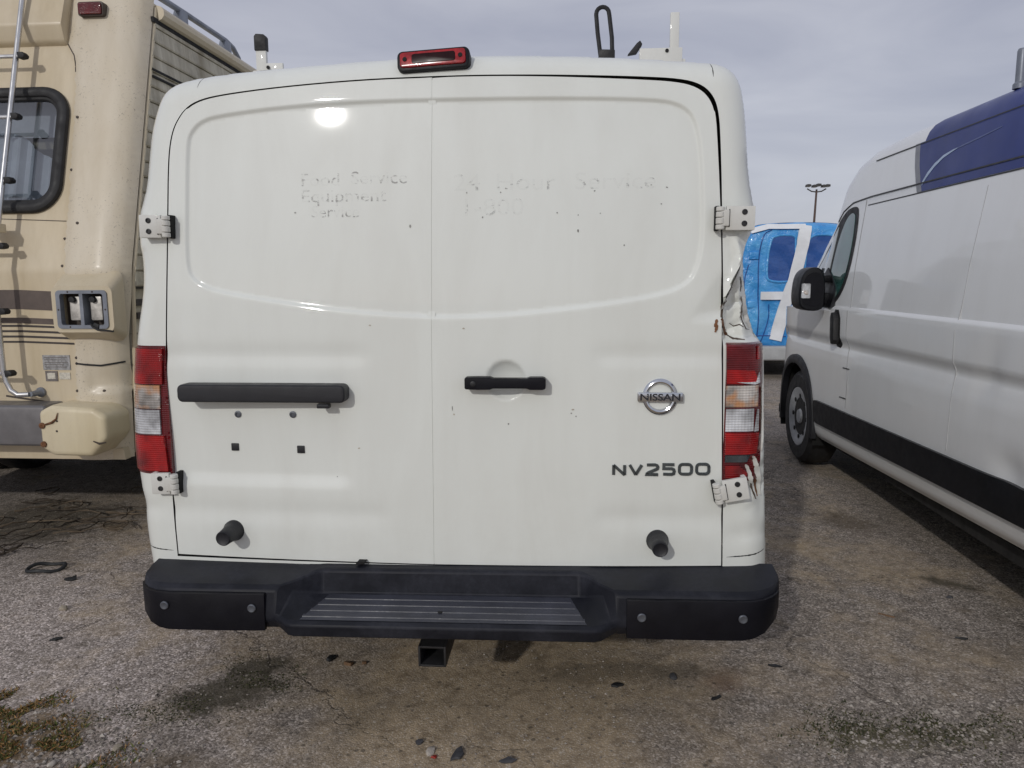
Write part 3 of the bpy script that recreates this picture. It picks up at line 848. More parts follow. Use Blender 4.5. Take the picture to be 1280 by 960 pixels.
# ---- NV2500 model lettering in wide square strokes
def glyph(ch):
    r = .22
    if ch == 'N': return [[(0, 0), (0, 1)], [(0, 1), (.95, 0)], [(.95, 0), (.95, 1)]], .95
    if ch == 'V': return [[(0, 1), (.52, 0)], [(.52, 0), (1.04, 1)]], 1.04
    if ch == '2': return [[(0, .98), (.72, 1), (.88, .93), (.95, .80), (.92, .62), (.80, .52), (.16, .20), (.02, .08), (0, 0), (.98, 0)]], .98
    if ch == '5': return [[(.95, 1), (.04, 1), (.04, .58), (.74, .58), (.90, .50), (.95, .32), (.90, .08), (.74, 0), (0, .02)]], .95
    if ch == '0':
        q = rrect(0, 1.05, 0, 1, .30, 5); return [q + [q[0], q[1]]], 1.05
    return [], 0
zc0, hh = .822, .032
x = .576
y0 = float(S(np.array([[.72, .84]]))[0]) - .0003
for ch in 'NV2500':
    st_, w_ = glyph(ch)
    sc_ = .0365
    st_ = [[(x + px * sc_, zc0 + pz * hh + (x - .72) * .012) for px, pz in s_] for s_ in st_]
    o = stroke_letters(st_, .0092, .0055).build('model_letter', M['badge'], door_r, smooth=False)
    o.location = (0, float(S(np.array([[x + .018, .84]]))[0]) + .0012, 0)
    x += w_ * sc_ + .0165

# ---- rubber door stops
for x, z in ((-.695, .607), (.720, .601)):
    y0 = float(door_y(np.array([[x, z]]))[0]); par = door_l if x < 0 else door_r
    MB().lathe([(.036, -.004), (.036, .004), (.033, .010), (.029, .030), (.026, .060), (.025, .082), (.022, .086), (.018, .0835), (.001, .083)], (x, y0, z), (0, -1, 0), 26).build('rubber_stop', M['black_plastic'], par)

# ---- high brake light
bl = bpy.data.objects.new('brake_light', None); COL.objects.link(bl); bl.parent = van
bl.location = (.012, .092, 2.107); bl.rotation_euler = (math.radians(-12), math.radians(-3.0), 0)
MB().prism(rrect(-.113, .113, -.033, .031, .018, 5), -.045, .03).build('housing', M['bumper_cap'], bl, bevel=.006)
lz = MB().prism(rrect(-.103, .101, -.024, .023, .010, 4), -.052, -.04).build('red_lens', M['lens_brake'], bl, bevel=.004)
MB().prism(rrect(-.066, .070, -.016, .015, .008, 4), -.0535, -.045).build('dark_lens_core', M['lens_brake_core'], bl, bevel=.002)
for x in (-.087, .085):
    MB().lathe([(.007, 0), (.007, .002), (.001, .003)], (x, -.052, 0), (0, -1, 0), 14).build('screw', M['hole'], bl)

# ---- flaking remains of removed lettering
def flake(name, thr, col, amax, soft=.10, scale=46):
    t = NT(name); p = t.obj()
    mpn = t.new('ShaderNodeMapping', {'Vector': p, 'Scale': (1.0, 1.0, 1.6)})
    f = t.noise(mpn.outputs['Vector'], scale, 4, 0.65)
    t.set(color=col, rough=0.6, alpha=t.ramp(f, [(thr, 0.03), (thr + soft, amax)]))
    return t.m
M['flake_left'] = flake('worn_lettering', .49, (0.36, 0.36, 0.345), .55, .12, 30)
M['flake_right'] = flake('worn_lettering_faint', .55, (0.42, 0.43, 0.42), .45, .10, 34)
def decal(body, x, z, size, mat, sx=1.0, name='worn_lettering', par=None, bold=0.0, space=1.0):
    me = text_mesh(body, size, 0.0, sx, bold, space)
    bm = bmesh.new(); bm.from_mesh(me)
    bmesh.ops.triangulate(bm, faces=bm.faces)
    bm.to_mesh(me); bm.free()
    V = np.array([(v_.co.x + x, v_.co.z + z) for v_ in me.vertices])
    Y = door_y(V) - .0012
    for v_, q, y in zip(me.vertices, V, Y): v_.co = (q[0], y, q[1])
    me.materials.clear(); me.materials.append(mat)
    o = bpy.data.objects.new(name, me); COL.objects.link(o); o.parent = par
    return o
for w_, x_, z_, sz_, m_, k_, par_ in (('Food', -.418, 1.738, .056, 'flake_left', 1.12, door_l), ('Service', -.255, 1.742, .056, 'flake_left', 1.12, door_l),
        ('Equipment', -.418, 1.688, .056, 'flake_left', 1.15, door_l), ('Service', -.385, 1.640, .052, 'flake_left', 1.05, door_l),
        ('24', .070, 1.716, .074, 'flake_right', 1.18, door_r), ('Hour', .200, 1.716, .074, 'flake_right', 1.18, door_r), ('Service', .445, 1.716, .074, 'flake_right', 1.18, door_r),
        ('1-800', .090, 1.640, .074, 'flake_right', 1.18, door_r)):
    decal(w_, x_, z_, sz_, M[m_], k_, par=par_)
def speck(x, z, w, h, mat, par):
    y = float(door_y(np.array([[x, z]]))[0])
    pts_ = [(x + math.cos(a) * w * random.uniform(.6, 1), z + math.sin(a) * h * random.uniform(.6, 1)) for a in np.linspace(0, 6.28, 7)[:-1]]
    MB().prism(pts_, y - .0012, y + .001).build('scuff', mat, par, smooth=False)
M['scuff'] = plain('scuff_grey', (0.26, 0.26, 0.24), 0.8, var=0.5, scale=60)
M['scuff_tan'] = plain('scuff_tan', (0.50, 0.46, 0.38), 0.8, var=0.3, scale=60)
for x, z, w, h in ((-.436, 1.656, .004, .003), (-.245, 1.641, .006, .0015), (-.066, 1.609, .004, .007), (.458, 1.590, .003, .006), (.600, 1.545, .003, .003), (.24, .985, .003, .004), (.44, 1.02, .003, .003), (.455, 1.01, .002, .004), (.06, 1.035, .0018, .010), (-.33, .80, .002, .0022)):
    speck(x, z, w, h, M['scuff'], door_l if x < 0 else door_r)
for _ in range(14):
    x = random.uniform(.08, .76); z = random.choice([1.715, 1.715, 1.64, 1.645, 1.66]) + random.uniform(-.006, .012)
    speck(x, z, random.uniform(.001, .0035), random.uniform(.0015, .004), M['scuff'], door_r)
for x, z in ((.065, 1.015), (.445, 1.032), (-.20, 1.30), (.1, 1.29), (-.25, .9)):
    speck(x, z, .005, .003, M['scuff_tan'], door_l if x < 0 else door_r)

# ---- step bumper
bump_e = bpy.data.objects.new('step_bumper', None); COL.objects.link(bump_e); bump_e.parent = van
BL = [(.06, .506), (-.10, .497), (-.145, .491), (-.160, .478), (-.172, .405), (-.172, .385), (-.150, .352), (.06, .345)]
CE = [(.06, .507), (-.034, .507), (-.046, .500), (-.052, .427), (-.212, .404), (-.224, .394), (-.214, .354), (.06, .340)]
def stn(x, prof, nar=1.0, up=0.0):
    return [(x, (y * nar if y < 0 else y), z + .010 * x + up * (z < .45)) for y, z in prof]
def plan(x):
    e = .84 if x < 0 else .955; m_ = .145
    d = (abs(x) - e) / m_
    return math.sqrt(max(0.0, 1 - d * d)) if d > 0 else 1.0
sts = [stn(-.983, BL, .06, .05)]
for x in (-.972, -.95, -.92, -.885, -.84, -.80, -.53): sts.append(stn(x, BL, plan(x), .05 * (1 - plan(x))))
def skew(st_, s_, dep): return [(x + s_ * .065 * (1 + min(0, y) / dep), y, z) for x, y, z in st_]
def mixp(k): return [(a[0] * (1 - k) + b[0] * k, a[1] * (1 - k) + b[1] * k) for a, b in zip(BL, CE)]
sts.append(skew(stn(-.492, BL), 1, .172))
sts.append(skew(stn(-.470, mixp(.35)), 1, .19)); sts.append(skew(stn(-.445, mixp(.85)), 1, .23)); sts.append(skew(stn(-.425, CE), 1, .246))
for x in (-.30, -.1, .1, .3, .42): sts.append(stn(x, CE))
sts.append(skew(stn(.520, CE), -1, .246)); sts.append(skew(stn(.540, mixp(.85)), -1, .23)); sts.append(skew(stn(.563, mixp(.35)), -1, .19))
sts.append(skew(stn(.585, BL), -1, .172))
for x in (.60, .63, .90, .955, .99, 1.02, 1.055, 1.08, 1.092): sts.append(stn(x, BL, plan(x), .05 * (1 - plan(x))))
sts.append(stn(1.099, BL, .06, .05))
mb = MB(); m8 = 8
mb.add([q for s_ in sts for q in s_], [(i * m8 + k, i * m8 + (k + 1) % m8, (i + 1) * m8 + (k + 1) % m8, (i + 1) * m8 + k) for i in range(len(sts) - 1) for k in range(m8)] +
       [tuple(range(m8 - 1, -1, -1)), tuple(range((len(sts) - 1) * m8, len(sts) * m8))])
bumper_o = mb.build('bumper_shell', M['bumper'], bump_e, angle=28)
bv_ = bumper_o.modifiers.new('bevel', 'BEVEL'); bv_.width = .006; bv_.segments = 2; bv_.limit_method = 'ANGLE'; bv_.angle_limit = math.radians(28)
def cap(xs_, ztop_, zbot_):
    vs_ = []; fs_ = []
    for i, (x, zb) in enumerate(zip(xs_, zbot_)):
        p_ = plan(x)
        ytop = -.163 * p_; ybot = -.174 * p_
        z1 = ztop_ + .010 * x; z0 = zb + .010 * x
        for dy in (.012, -.006):
            vs_ += [(x, ytop - dy * -1 + (0 if dy > 0 else -.006), z1), (x, ybot + dy, z0)]
        n_ = 4
        if i:
            a, b = (i - 1) * n_, i * n_
            fs_ += [(a + 2, b + 2, b + 3, a + 3), (a, a + 1, b + 1, b), (a, b, b + 2, a + 2), (a + 1, a + 3, b + 3, b + 1)]
    L = (len(xs_) - 1) * 4
    fs_ += [(0, 2, 3, 1), (L, L + 1, L + 3, L + 2)]
    m_ = MB(); m_.add(vs_, fs_)
    return m_.build('end_cap', M['bumper_cap'], bump_e, bevel=.003, angle=40)
cap([-.968, -.94, -.905, -.87, -.84, -.80, -.65, -.520], .474, [.420, .390, .368, .358, .353, .352, .352, .354])
cap([.610, .75, .90, .955, .99, 1.025, 1.058, 1.083], .474, [.354, .352, .352, .353, .358, .368, .390, .420])
for x, z in ((-.845, .425), (-.560, .423), (.655, .428), (.955, .432)):
    MB().lathe([(.0135, 0), (.0135, .004), (.011, .006), (.006, .005), (.001, .0045)], (x, -.176 * plan(x) - .002, z), (0, -1, 0), 18).build('bolt', M['bolt'], bump_e)
for k in range(4):
    y = -.085 - .033 * k; z = .4295 - (.023 / .16) * (abs(y) - .052)
    rb = MB().prism([(y - .009, z - .006), (y + .009, z - .004), (y + .006, z + .0024), (y - .006, z + .0012)], -.352 - .014 * k, .442 + .014 * k, 'x')
    rb.v = [(a, b, c + .010 * a) for a, b, c in rb.v]
    rb.build('tread_rib', M['tread'], bump_e)
ts_ = MB()
ts_.add([(-.348, -.062, .4245), (.440, -.062, .4330), (.490, -.206, .4115), (-.398, -.206, .4030)], [(0, 3, 2, 1)])
ts_.build('tread_mat', M['tread'], bump_e)
MB().lathe([(.008, 0), (.008, .002), (.001, .002)], (.035, -.155, .4155), (0, 0, 1), 12).build('drain_hole', M['hole'], bump_e)
# tow hitch receiver
hr = bpy.data.objects.new('hitch_receiver', None); COL.objects.link(hr); hr.parent = van
hm = MB()
for a, b, c, d in ((-.036, -.029, .238, .306), (.045, .052, .238, .306), (-.029, .045, .238, .245), (-.029, .045, .299, .306)):
    hm.box(a, b, -.165, .35, c, d)
hm.build('receiver_tube', M['steel'], hr, bevel=.0015)
MB().box(-.0285, .0445, -.06, -.055, .2455, .2985).build('receiver_inside', M['hole'], hr)
MB().box(-.075, -.033, -.05, .10, .275, .345).build('bracket', M['steel'], hr, bevel=.004)
MB().box(.063, .15, -.03, .10, .285, .345).build('bracket', M['steel'], hr, bevel=.004)
MB().box(-.55, .60, .02, .09, .29, .36).build('hitch_beam', M['steel'], hr, bevel=.006)
MB().prism([(-.27, .512), (-.24, .512), (-.235, .521), (-.262, .521)], -.02, .01).build('latch_plate', M['dark'], van)

# ---- roof rack, stops and strap loop
rk = bpy.data.objects.new('roof_rack', None); COL.objects.link(rk); rk.parent = van
for yb in (.80, 2.3, 3.6):
    MB().box(-.86, .88, yb - .03, yb + .03, 2.225, 2.29).build('crossbar', M['hinge_white'], rk, bevel=.006)
    for sx_ in (-.80, .80):
        MB().box(sx_ - .03, sx_ + .03, yb - .04, yb + .04, 2.12, 2.226).build('foot', M['hinge_white'], rk, bevel=.006)
MB().box(-.843, -.800, .77, .79, 2.20, 2.37).build('end_stop', M['hinge_white'], rk, bevel=.004)
MB().prism([(-.846, 2.365), (-.797, 2.365), (-.797, 2.418), (-.805, 2.427), (-.838, 2.430), (-.846, 2.420)], .764, .796).build('stop_pad', M['rubber'], rk, bevel=.004)
MB().box(-.80, -.73, .765, .78, 2.22, 2.315).build('base_plate', M['hinge_white'], rk, bevel=.004)
MB().box(.818, .853, .77, .79, 2.20, 2.462).build('end_stop', M['hinge_white'], rk, bevel=.004)
MB().box(.70, .866, .763, .778, 2.22, 2.330).build('base_plate', M['hinge_white'], rk, bevel=.004)
for x, z in ((.806, 2.318), (-.79, 2.297)):
    MB().lathe([(.007, 0), (.007, .004), (.001, .005)], (x, .763, z), (0, -1, 0), 12).build('bolt', M['hole'], rk)
lo_pts = [(.552, 2.30), (.538, 2.40), (.532, 2.465)] + [(.557 + .025 * math.cos(a), 2.470 + .025 * math.sin(a)) for a in np.linspace(math.pi, 0, 9)] + [(.583, 2.465), (.594, 2.38), (.597, 2.30)]
MB().tube([(a, .79, b) for a, b in lo_pts], .0085, 8).build('strap_loop', M['rubber'], rk)
MB().prism([(.540, 2.295), (.606, 2.295), (.606, 2.332), (.545, 2.335)], .775, .805).build('loop_base', M['rubber'], rk, bevel=.004)
MB().prism([(.655, 2.31), (.690, 2.315), (.712, 2.348), (.703, 2.362), (.690, 2.352)], .77, .80).build('strap_end', M['rubber'], rk, bevel=.003)

# ================================================================== MOTORHOME
RVO = (-1.9449, 3.9, 0)
rv = thing('motorhome', RVO, -PSI, 'old cream motorhome with brown stripes and a rear ladder, left of the white van', 'motorhome')
def rv_paint(name, col, specks=0.0, streak=0.5):
    t = NT(name); p = t.obj()
    mpn = t.new('ShaderNodeMapping', {'Vector': p, 'Scale': (6.0, 6.0, 0.8)})
    n1 = t.noise(mpn.outputs['Vector'], 1.6, 7, 0.65, 0.3)
    c = t.mix(t.ramp(n1, [(0.35, 0.0), (0.75, streak)]), col, (0.42, 0.33, 0.19))
    n3 = t.noise(p, 2.1, 6, 0.6)
    c = t.mix(t.ramp(n3, [(0.45, 0.0), (0.8, 0.35)]), c, (0.62, 0.58, 0.50))
    if specks:
        n2 = t.noise(p, 85, 4, 0.75); gate = t.ramp(t.noise(p, 4.0, 4, 0.6), [(0.42, 0.0), (0.60, 1.0)])
        c = t.mix(t.math('MULTIPLY', t.ramp(n2, [(0.60, 0.0), (0.64, specks)]), gate), c, (0.07, 0.055, 0.045))
    t.set(color=c, rough=0.48, coat=0.15, coatr=0.2)
    t.bump(t.noise(p, 2.5, 3), 0.08, 0.02)
    return t.m
M['rv_cream'] = rv_paint('motorhome_cream', (0.63, 0.535, 0.375), 0.0)
M['rv_col'] = rv_paint('motorhome_cream_speckled', (0.64, 0.57, 0.445), 0.6, 0.35)
M['rv_trim'] = rv_paint('motorhome_trim_cream', (0.60, 0.52, 0.37), 0.15, 0.35)
M['rv_cap'] = rv_paint('motorhome_cap_cream', (0.68, 0.595, 0.405), 0.1, 0.4)
t = NT('motorhome_siding_grime'); p = t.obj()
mpn = t.new('ShaderNodeMapping', {'Vector': p, 'Scale': (5.0, 5.0, 0.5)})
n1 = t.noise(mpn.outputs['Vector'], 1.5, 7, 0.7, 0.2); n2 = t.noise(p, 8, 6, 0.7)
c = t.mix(t.ramp(n1, [(0.38, 0.0), (0.66, 0.9)]), (0.56, 0.52, 0.41), (0.24, 0.20, 0.125))
c = t.mix(t.ramp(n2, [(0.5, 0.0), (0.8, 0.5)]), c, (0.10, 0.09, 0.06))
t.set(color=c, rough=0.5); M['siding'] = t.m
M['brown'] = plain('stripe_brown', (0.105, 0.080, 0.068), 0.5, var=0.25)
M['dark_brown'] = plain('stripe_dark_brown', (0.045, 0.036, 0.033), 0.5, var=0.3)
M['rail_grey'] = plain('rail_grey', (0.22, 0.24, 0.28), 0.4, 0.3, var=0.2)
M['alu'] = plain('ladder_aluminium', (0.60, 0.60, 0.60), 0.30, 0.85, var=0.15)
M['rv_bumper'] = plain('bumper_grey', (0.20, 0.195, 0.20), 0.42, 0.55, var=0.25, scale=5)
M['screw'] = plain('screw_dark', (0.06, 0.045, 0.035), 0.6)
M['curtain'] = plain('curtain_pale', (0.55, 0.58, 0.62), 0.8, var=0.1)
M['interior'] = plain('interior_tan', (0.30, 0.26, 0.18), 0.8)
M['shade'] = plain('window_shade', (0.55, 0.56, 0.58), 0.8)
t = NT('window_glass')
tr_ = t.new('ShaderNodeBsdfTransparent', {'Color': (0.62, 0.66, 0.70, 1)})
gl_ = t.new('ShaderNodeBsdfGlossy', {'Color': (1, 1, 1, 1), 'Roughness': 0.02})
fr_ = t.new('ShaderNodeFresnel', {'IOR': 1.6})
ms_ = t.new('ShaderNodeMixShader', {0: t.math('ADD', fr_.outputs[0], 0.10), 1: tr_.outputs[0], 2: gl_.outputs[0]})
t.l.new(ms_.outputs[0], t.n['Material Output'].inputs['Surface']); M['glass'] = t.m

def rake(z): return np.clip(z - 1.5, 0, None) * .28
RVOUT = [(-2.40, .50), (-.11, .50), (-.10, .80), (-.09, 1.16), (-.06, 1.36), (-.048, 1.49), (-.048, 2.98), (-2.40, 2.98)]
rvo = np.array(RVOUT)
def rv_y(P):
    x, z = P[:, 0], P[:, 1]
    xe = np.interp(z, [.5, .8, 1.16, 1.36, 1.49], [-.11, -.10, -.09, -.06, -.048])
    d = np.clip(xe - x, 0, .16)
    t_ = (0.16 - d) / .16
    y = rake(z) + .095 * (1 - np.sqrt(np.clip(1 - t_ ** 2, 0, 1)))
    # raised corner column, ending by the window
    xc = np.interp(z, [.5, .78, 1.12, 1.45, 1.78, 2.42, 2.6, 2.7], [-.36, -.358, -.335, -.361, -.371, -.39, -.408, -.46])
    y = y - .016 * sstep(-.012, .030, x - xc)
    # pressed shelf in the lower corner
    y = y + .020 * sstep(.86, .885, z) * (1 - sstep(.90, 1.02, z)) * sstep(-.30, -.24, x)
    return y
WIN = rrect(-1.62, -.408, 1.803, 2.462, .11, 8)
v, f = sheet(RVOUT, [rrect(-1.61, -.458, 1.843, 2.422, .11, 8)], .022, rv_y, bstep=.02)
cen = np.array([(sum(v[i][0] for i in q) / 3, sum(v[i][2] for i in q) / 3) for q in f])
xc = np.interp(cen[:, 1], [.5, .78, 1.12, 1.45, 1.78, 2.42, 2.6, 2.7], [-.36, -.358, -.335, -.361, -.371, -.39, -.408, -.46])
mk('rear_wall', v, f, None, rv, mats=[M['rv_cream'], M['rv_col']], idx=(cen[:, 0] > xc).astype(int), angle=50)
# column edge groove
def on_rv(x, z, off=0.0): return (x, float(rv_y(np.array([[x, z]]))[0]) - off, z)
def rv_strip(pts, w, mat, name, off=.0015, thick=.004):
    pts = resample(pts, .05, closed=False); vs_ = []; fs_ = []; n = len(pts)
    for i, p_ in enumerate(pts):
        d = pts[min(i + 1, n - 1)] - pts[max(i - 1, 0)]; d = d / np.linalg.norm(d); nn = np.array([-d[1], d[0]]) * w / 2
        for q, o_ in ((p_ + nn, off), (p_ - nn, off), (p_ + nn, off - thick), (p_ - nn, off - thick)): vs_.append(on_rv(q[0], q[1], o_))
        if i:
            a, b = 4 * i - 4, 4 * i; fs_ += [(a, a + 1, b + 1, b), (a, b, b + 2, a + 2), (a + 1, a + 3, b + 3, b + 1)]
    m_ = MB(); m_.add(vs_, fs_); return m_.build(name, mat, rv)
rv_strip([(-.46, 2.705), (-.415, 2.64), (-.402, 2.55)], .007, M['screw'], 'seam')
rv_strip([(-.335, 1.015), (-.2, 1.005), (-.10, 1.02)], .009, M['rubber'], 'loose_wire', off=.006)
rv_strip([(-.75, 1.768), (-.375, 1.752)], .004, M['screw'], 'seam')
rv_strip([(-.75, .84), (-.36, .785)], .010, M['screw'], 'seam')
# decorative stripes
rv_strip([(-2.38, 1.349), (-.62, 1.349), (-.370, 1.337)], .100, M['brown'], 'stripe')
for z, w_, m_ in ((1.240, .030, 'brown'), (1.212, .011, 'dark_brown'), (1.184, .011, 'dark_brown'), (1.156, .011, 'dark_brown'), (1.128, .010, 'dark_brown')):
    rv_strip([(-2.38, z), (-.62, z), (-.375 + (1.24 - z) * .3, z - .010)], w_, M[m_], 'stripe')
# stickers
M['sticker'] = plain('sticker_grey', (0.30, 0.30, 0.30), 0.5, var=0.5, scale=70)
M['sticker_light'] = plain('sticker_light', (0.58, 0.55, 0.47), 0.6, var=0.25, scale=90)
M['sticker_edge'] = plain('sticker_dark', (0.17, 0.15, 0.14), 0.6, var=0.3, scale=90)
MB().box(-.525, -.375, -.0035, .004, .980, 1.058).build('sticker', M['sticker'], rv)
MB().box(-.517, -.450, -.0035, .004, .920, .974).build('sticker', M['sticker_edge'], rv)
MB().box(-.505, -.462, -.005, .004, .932, .964).build('sticker', M['sticker_light'], rv)
MB().box(-.440, -.380, -.0035, .004, .930, .966).build('sticker', M['sticker_light'], rv)
for k, (a, b) in enumerate(((-.515, -.39), (-.515, -.40), (-.515, -.385), (-.515, -.41), (-.515, -.395))):
    MB().box(a, b, -.0045, .0, 1.044 - .0125 * k, 1.0475 - .0125 * k).build('sticker_print', M['sticker_edge'], rv)
# screws along the column
for x, z in ((-.36, 2.30), (-.37, 2.02), (-.375, 1.66), (-.375, 1.52), (-.335, 1.045), (-.335, 1.015), (-.345, .87), (-.50, 2.72), (-.70, 2.71), (-.2, .87), (-.305, 1.74)):
    p0 = on_rv(x, z, 0)
    MB().lathe([(.008, 0), (.007, .004), (.001, .005)], p0, (0, -1, 0), 10).build('screw', M['screw'], rv)
# overhanging moulded box under the roof
prof_ = [(float(rake(np.array(2.69))) + .02, 2.685), (float(rake(np.array(2.73))) - .035, 2.715), (float(rake(np.array(2.84))) - .085, 2.80), (float(rake(np.array(2.98))) - .06, 2.985), (float(rake(np.array(2.98))) + .1, 2.985)]
MB().prism(prof_, -2.2, -.462, 'x').build('rear_spoiler', M['rv_cream'], rv, bevel=.012)
# marker light
ml = MB().prism(rrect(-.392, -.250, 2.846, 2.918, .012, 3), .335, .42).build('marker_light', M['screw'], rv, bevel=.004)
MB().prism(rrect(-.384, -.258, 2.853, 2.911, .008, 3), .325, .345).build('red_lens', M['lens_dark_red'], ml, bevel=.004)
# window
we = bpy.data.objects.new('rear_window', None); COL.objects.link(we); we.parent = rv
fr = resample(rrect(-1.64, -.440, 1.824, 2.440, .125, 8), .04)
MB().tube([(x, float(rake(np.array(z))) - .012, z) for x, z in fr], .030, 10, closed=True, flat=.8).build('rubber_frame', M['rubber'], we)
fr2 = resample(rrect(-1.60, -.468, 1.850, 2.412, .10, 8), .04)
MB().tube([(x, float(rake(np.array(z))) - .002, z) for x, z in fr2], .017, 8, closed=True, flat=.8).build('inner_gasket', M['rubber'], we)
gp = rrect(-1.60, -.47, 1.85, 2.412, .10, 6)
v, f = sheet(gp, [], .2, lambda P: rake(P[:, 1]) + .004); mk('pane', v, f, M['glass'], we)
# curtain and interior behind the glass
cv = []; cf = []
nxq = 120
for i in range(nxq + 1):
    x = -1.6 + 1.2 * i / nxq
    zt = np.interp(x, [-1.6, -1.0, -.72, -.60, -.45, -.40], [2.30, 2.30, 2.22, 2.12, 2.065, 2.06])
    for z in (1.80, zt):
        cv.append((x, float(rake(np.array(z))) + .075 + .014 * math.sin(x * 62) + .006 * math.sin(x * 141), z))
    if i: cf.append((2 * i - 2, 2 * i, 2 * i + 1, 2 * i - 1))
mk('curtain', cv, cf, M['curtain'], we)
v, f = sheet([(-1.6, 2.22), (-.42, 2.22), (-.42, 2.44), (-1.6, 2.44)], [], .2, lambda P: rake(P[:, 1]) + .12); mk('roller_shade', v, f, M['shade'], we)
MB().box(-1.58, -.46, .30, .34, 2.155, 2.195).build('valance_rail', M['interior'], we)
MB().box(-1.58, -.60, .12, .15, 1.853, 1.865).build('sill_rail', M['alu'], we)
MB().box(-1.7, -.30, .55, .60, 1.7, 2.6).build('inner_wall', M['interior'], we)

# tail lamp housing with empty sockets
lh = bpy.data.objects.new('lamp_housing', None); COL.objects.link(lh); lh.parent = rv
def ringbox(o0, o1, i0, i1, y0, y1, name, mat, par):
    """frame between rounded outlines o (front o0 at y0, back o1 at y1) and inner opening"""
    A, B, Cc, D = [resample(q, 9) for q in (o1, o0, i0, i1)]
    n = len(A); vs_ = [(p_[0], y1, p_[1]) for p_ in A] + [(p_[0], y0, p_[1]) for p_ in B] + [(p_[0], y0, p_[1]) for p_ in Cc] + [(p_[0], y1 - .02, p_[1]) for p_ in D]
    fs_ = [(k * n + i, k * n + (i + 1) % n, (k + 1) * n + (i + 1) % n, (k + 1) * n + i) for k in range(3) for i in range(n)]
    m_ = MB(); m_.add(vs_, fs_); return m_.build(name, mat, par, angle=45)
ringbox(rrect(-.372, -.052, 1.185, 1.418, .035), rrect(-.40, -.062, 1.13, 1.50, .05), rrect(-.345, -.078, 1.205, 1.396, .022), rrect(-.345, -.078, 1.205, 1.396, .022), -.105, .02, 'housing', M['rv_trim'], lh)
gr = M['rv_bumper']
ringbox(rrect(-.346, -.077, 1.204, 1.397, .02), rrect(-.346, -.077, 1.204, 1.397, .02), rrect(-.325, -.098, 1.222, 1.380, .012), rrect(-.325, -.098, 1.222, 1.380, .012), -.112, -.06, 'lamp_frame', M['rail_grey'], lh)
MB().box(-.222, -.204, -.111, -.03, 1.222, 1.380).build('divider', M['rail_grey'], lh)
MB().box(-.340, -.082, -.035, -.02, 1.21, 1.39).build('backplate', M['screw'], lh)
M['socket'] = plain('old_reflector', (0.50, 0.48, 0.44), 0.35, 0.3, var=0.35, scale=30)
for a, b in ((-.292, -.228), (-.182, -.122)):
    q = MB().prism(rrect(a, b, 1.245, 1.365, .006, 2), -.085, -.04).build('reflector', M['socket'], lh, bevel=.004)
    MB().lathe([(.017, 0), (.015, .02), (.001, .022)], ((a + b) / 2 - .01, -.083, 1.350), (0, -1, 0), 12).build('bulb_socket', M['rubber'], q)
MB().tube([(-.17, -.112, 1.226), (-.155, -.122, 1.214), (-.13, -.120, 1.198), (-.10, -.115, 1.196), (-.06, -.10, 1.19)], .005, 8).build('loose_wire', M['rubber'], lh)
MB().prism([(-.165, 1.215), (-.150, 1.235), (-.125, 1.225), (-.13, 1.20)], -.118, -.108).build('broken_tab', M['rubber'], lh, bevel=.003)
for x, z in ((-.335, 1.30), (-.088, 1.30), (-.28, 1.389), (-.15, 1.389), (-.28, 1.213)):
    MB().lathe([(.005, 0), (.001, .003)], (x, -.112, z), (0, -1, 0), 8).build('screw', M['screw'], lh)
# bumper and cream bumper end
MB().box(-2.25, -.430, -.150, .02, .600, .815).build('bumper', M['rv_bumper'], rv, bevel=.025, seg=3)
ec = MB().prism([(-.445, .600), (-.385, .560), (-.175, .556), (-.090, .650), (-.088, .765), (-.150, .808), (-.380, .820), (-.445, .790)], -.185, .04).build('bumper_end', M['rv_cap'], rv, bevel=.03, seg=3)
for x, z in ((-.425, .718), (-.425, .622)):
    MB().lathe([(.016, 0), (.015, .006), (.006, .007), (.001, .003)], (x, -.186, z), (0, -1, 0), 14).build('rusty_bolt', M['rust'], ec)
MB().tube([(-.42, -.188, .72), (-.37, -.190, .735), (-.345, -.190, .755), (-.335, -.190, .785)], [.004, .006, .004, .002], 6).build('rust_crack', M['rust'], ec)
MB().tube([(-.16, -.187, .640), (-.13, -.187, .628), (-.10, -.175, .632)], [.003, .006, .003], 6).build('crack', M['screw'], ec)
for x, z in ((-.345, .742), (-.35, .69)):
    MB().lathe([(.006, 0), (.001, .003)], (x, -.186, z), (0, -1, 0), 10).build('screw', M['screw'], ec)
# ladder
ld = bpy.data.objects.new('ladder', None); COL.objects.link(ld); ld.parent = rv
for xr in (-.672, -1.05):
    s = 1 if xr > -.9 else -1
    zs_ = np.linspace(3.05, .99, 26)
    rail = [(xr, float(rake(np.array(z))) - .10, z) for z in zs_]
    rail += [(xr + s * .01, -.10, .93), (xr + s * .03, -.10, .885), (xr + s * .065, -.10, .862), (xr + s * .115, -.085, .862)]
    MB().tube(rail, .0135, 12).build('rail', M['alu'], ld)
    MB().lathe([(.026, 0), (.026, .012), (.016, .025), (.013, .085)], (xr + s * .122, .0, .862), (0, -1, 0), 14).build('foot_bracket', M['rail_grey'], ld)
for z in (2.615, 2.29, 1.955, 1.62, 1.29, .972):
    y0 = float(rake(np.array(z))) - .10
    MB().tube([(-1.05, y0, z), (-.645, y0, z)], .011, 10).build('rung', M['alu'], ld)
    MB().prism([(-.650, z - .016), (-.618, z - .012), (-.612, z + .004), (-.625, z + .018), (-.655, z + .018)], y0 - .022, y0 + .022).build('rung_end', M['rubber'], ld, bevel=.006)
MB().box(-.76, -.655, -.11, .0, 1.69, 1.735).build('standoff', M['rv_trim'], ld, bevel=.006)
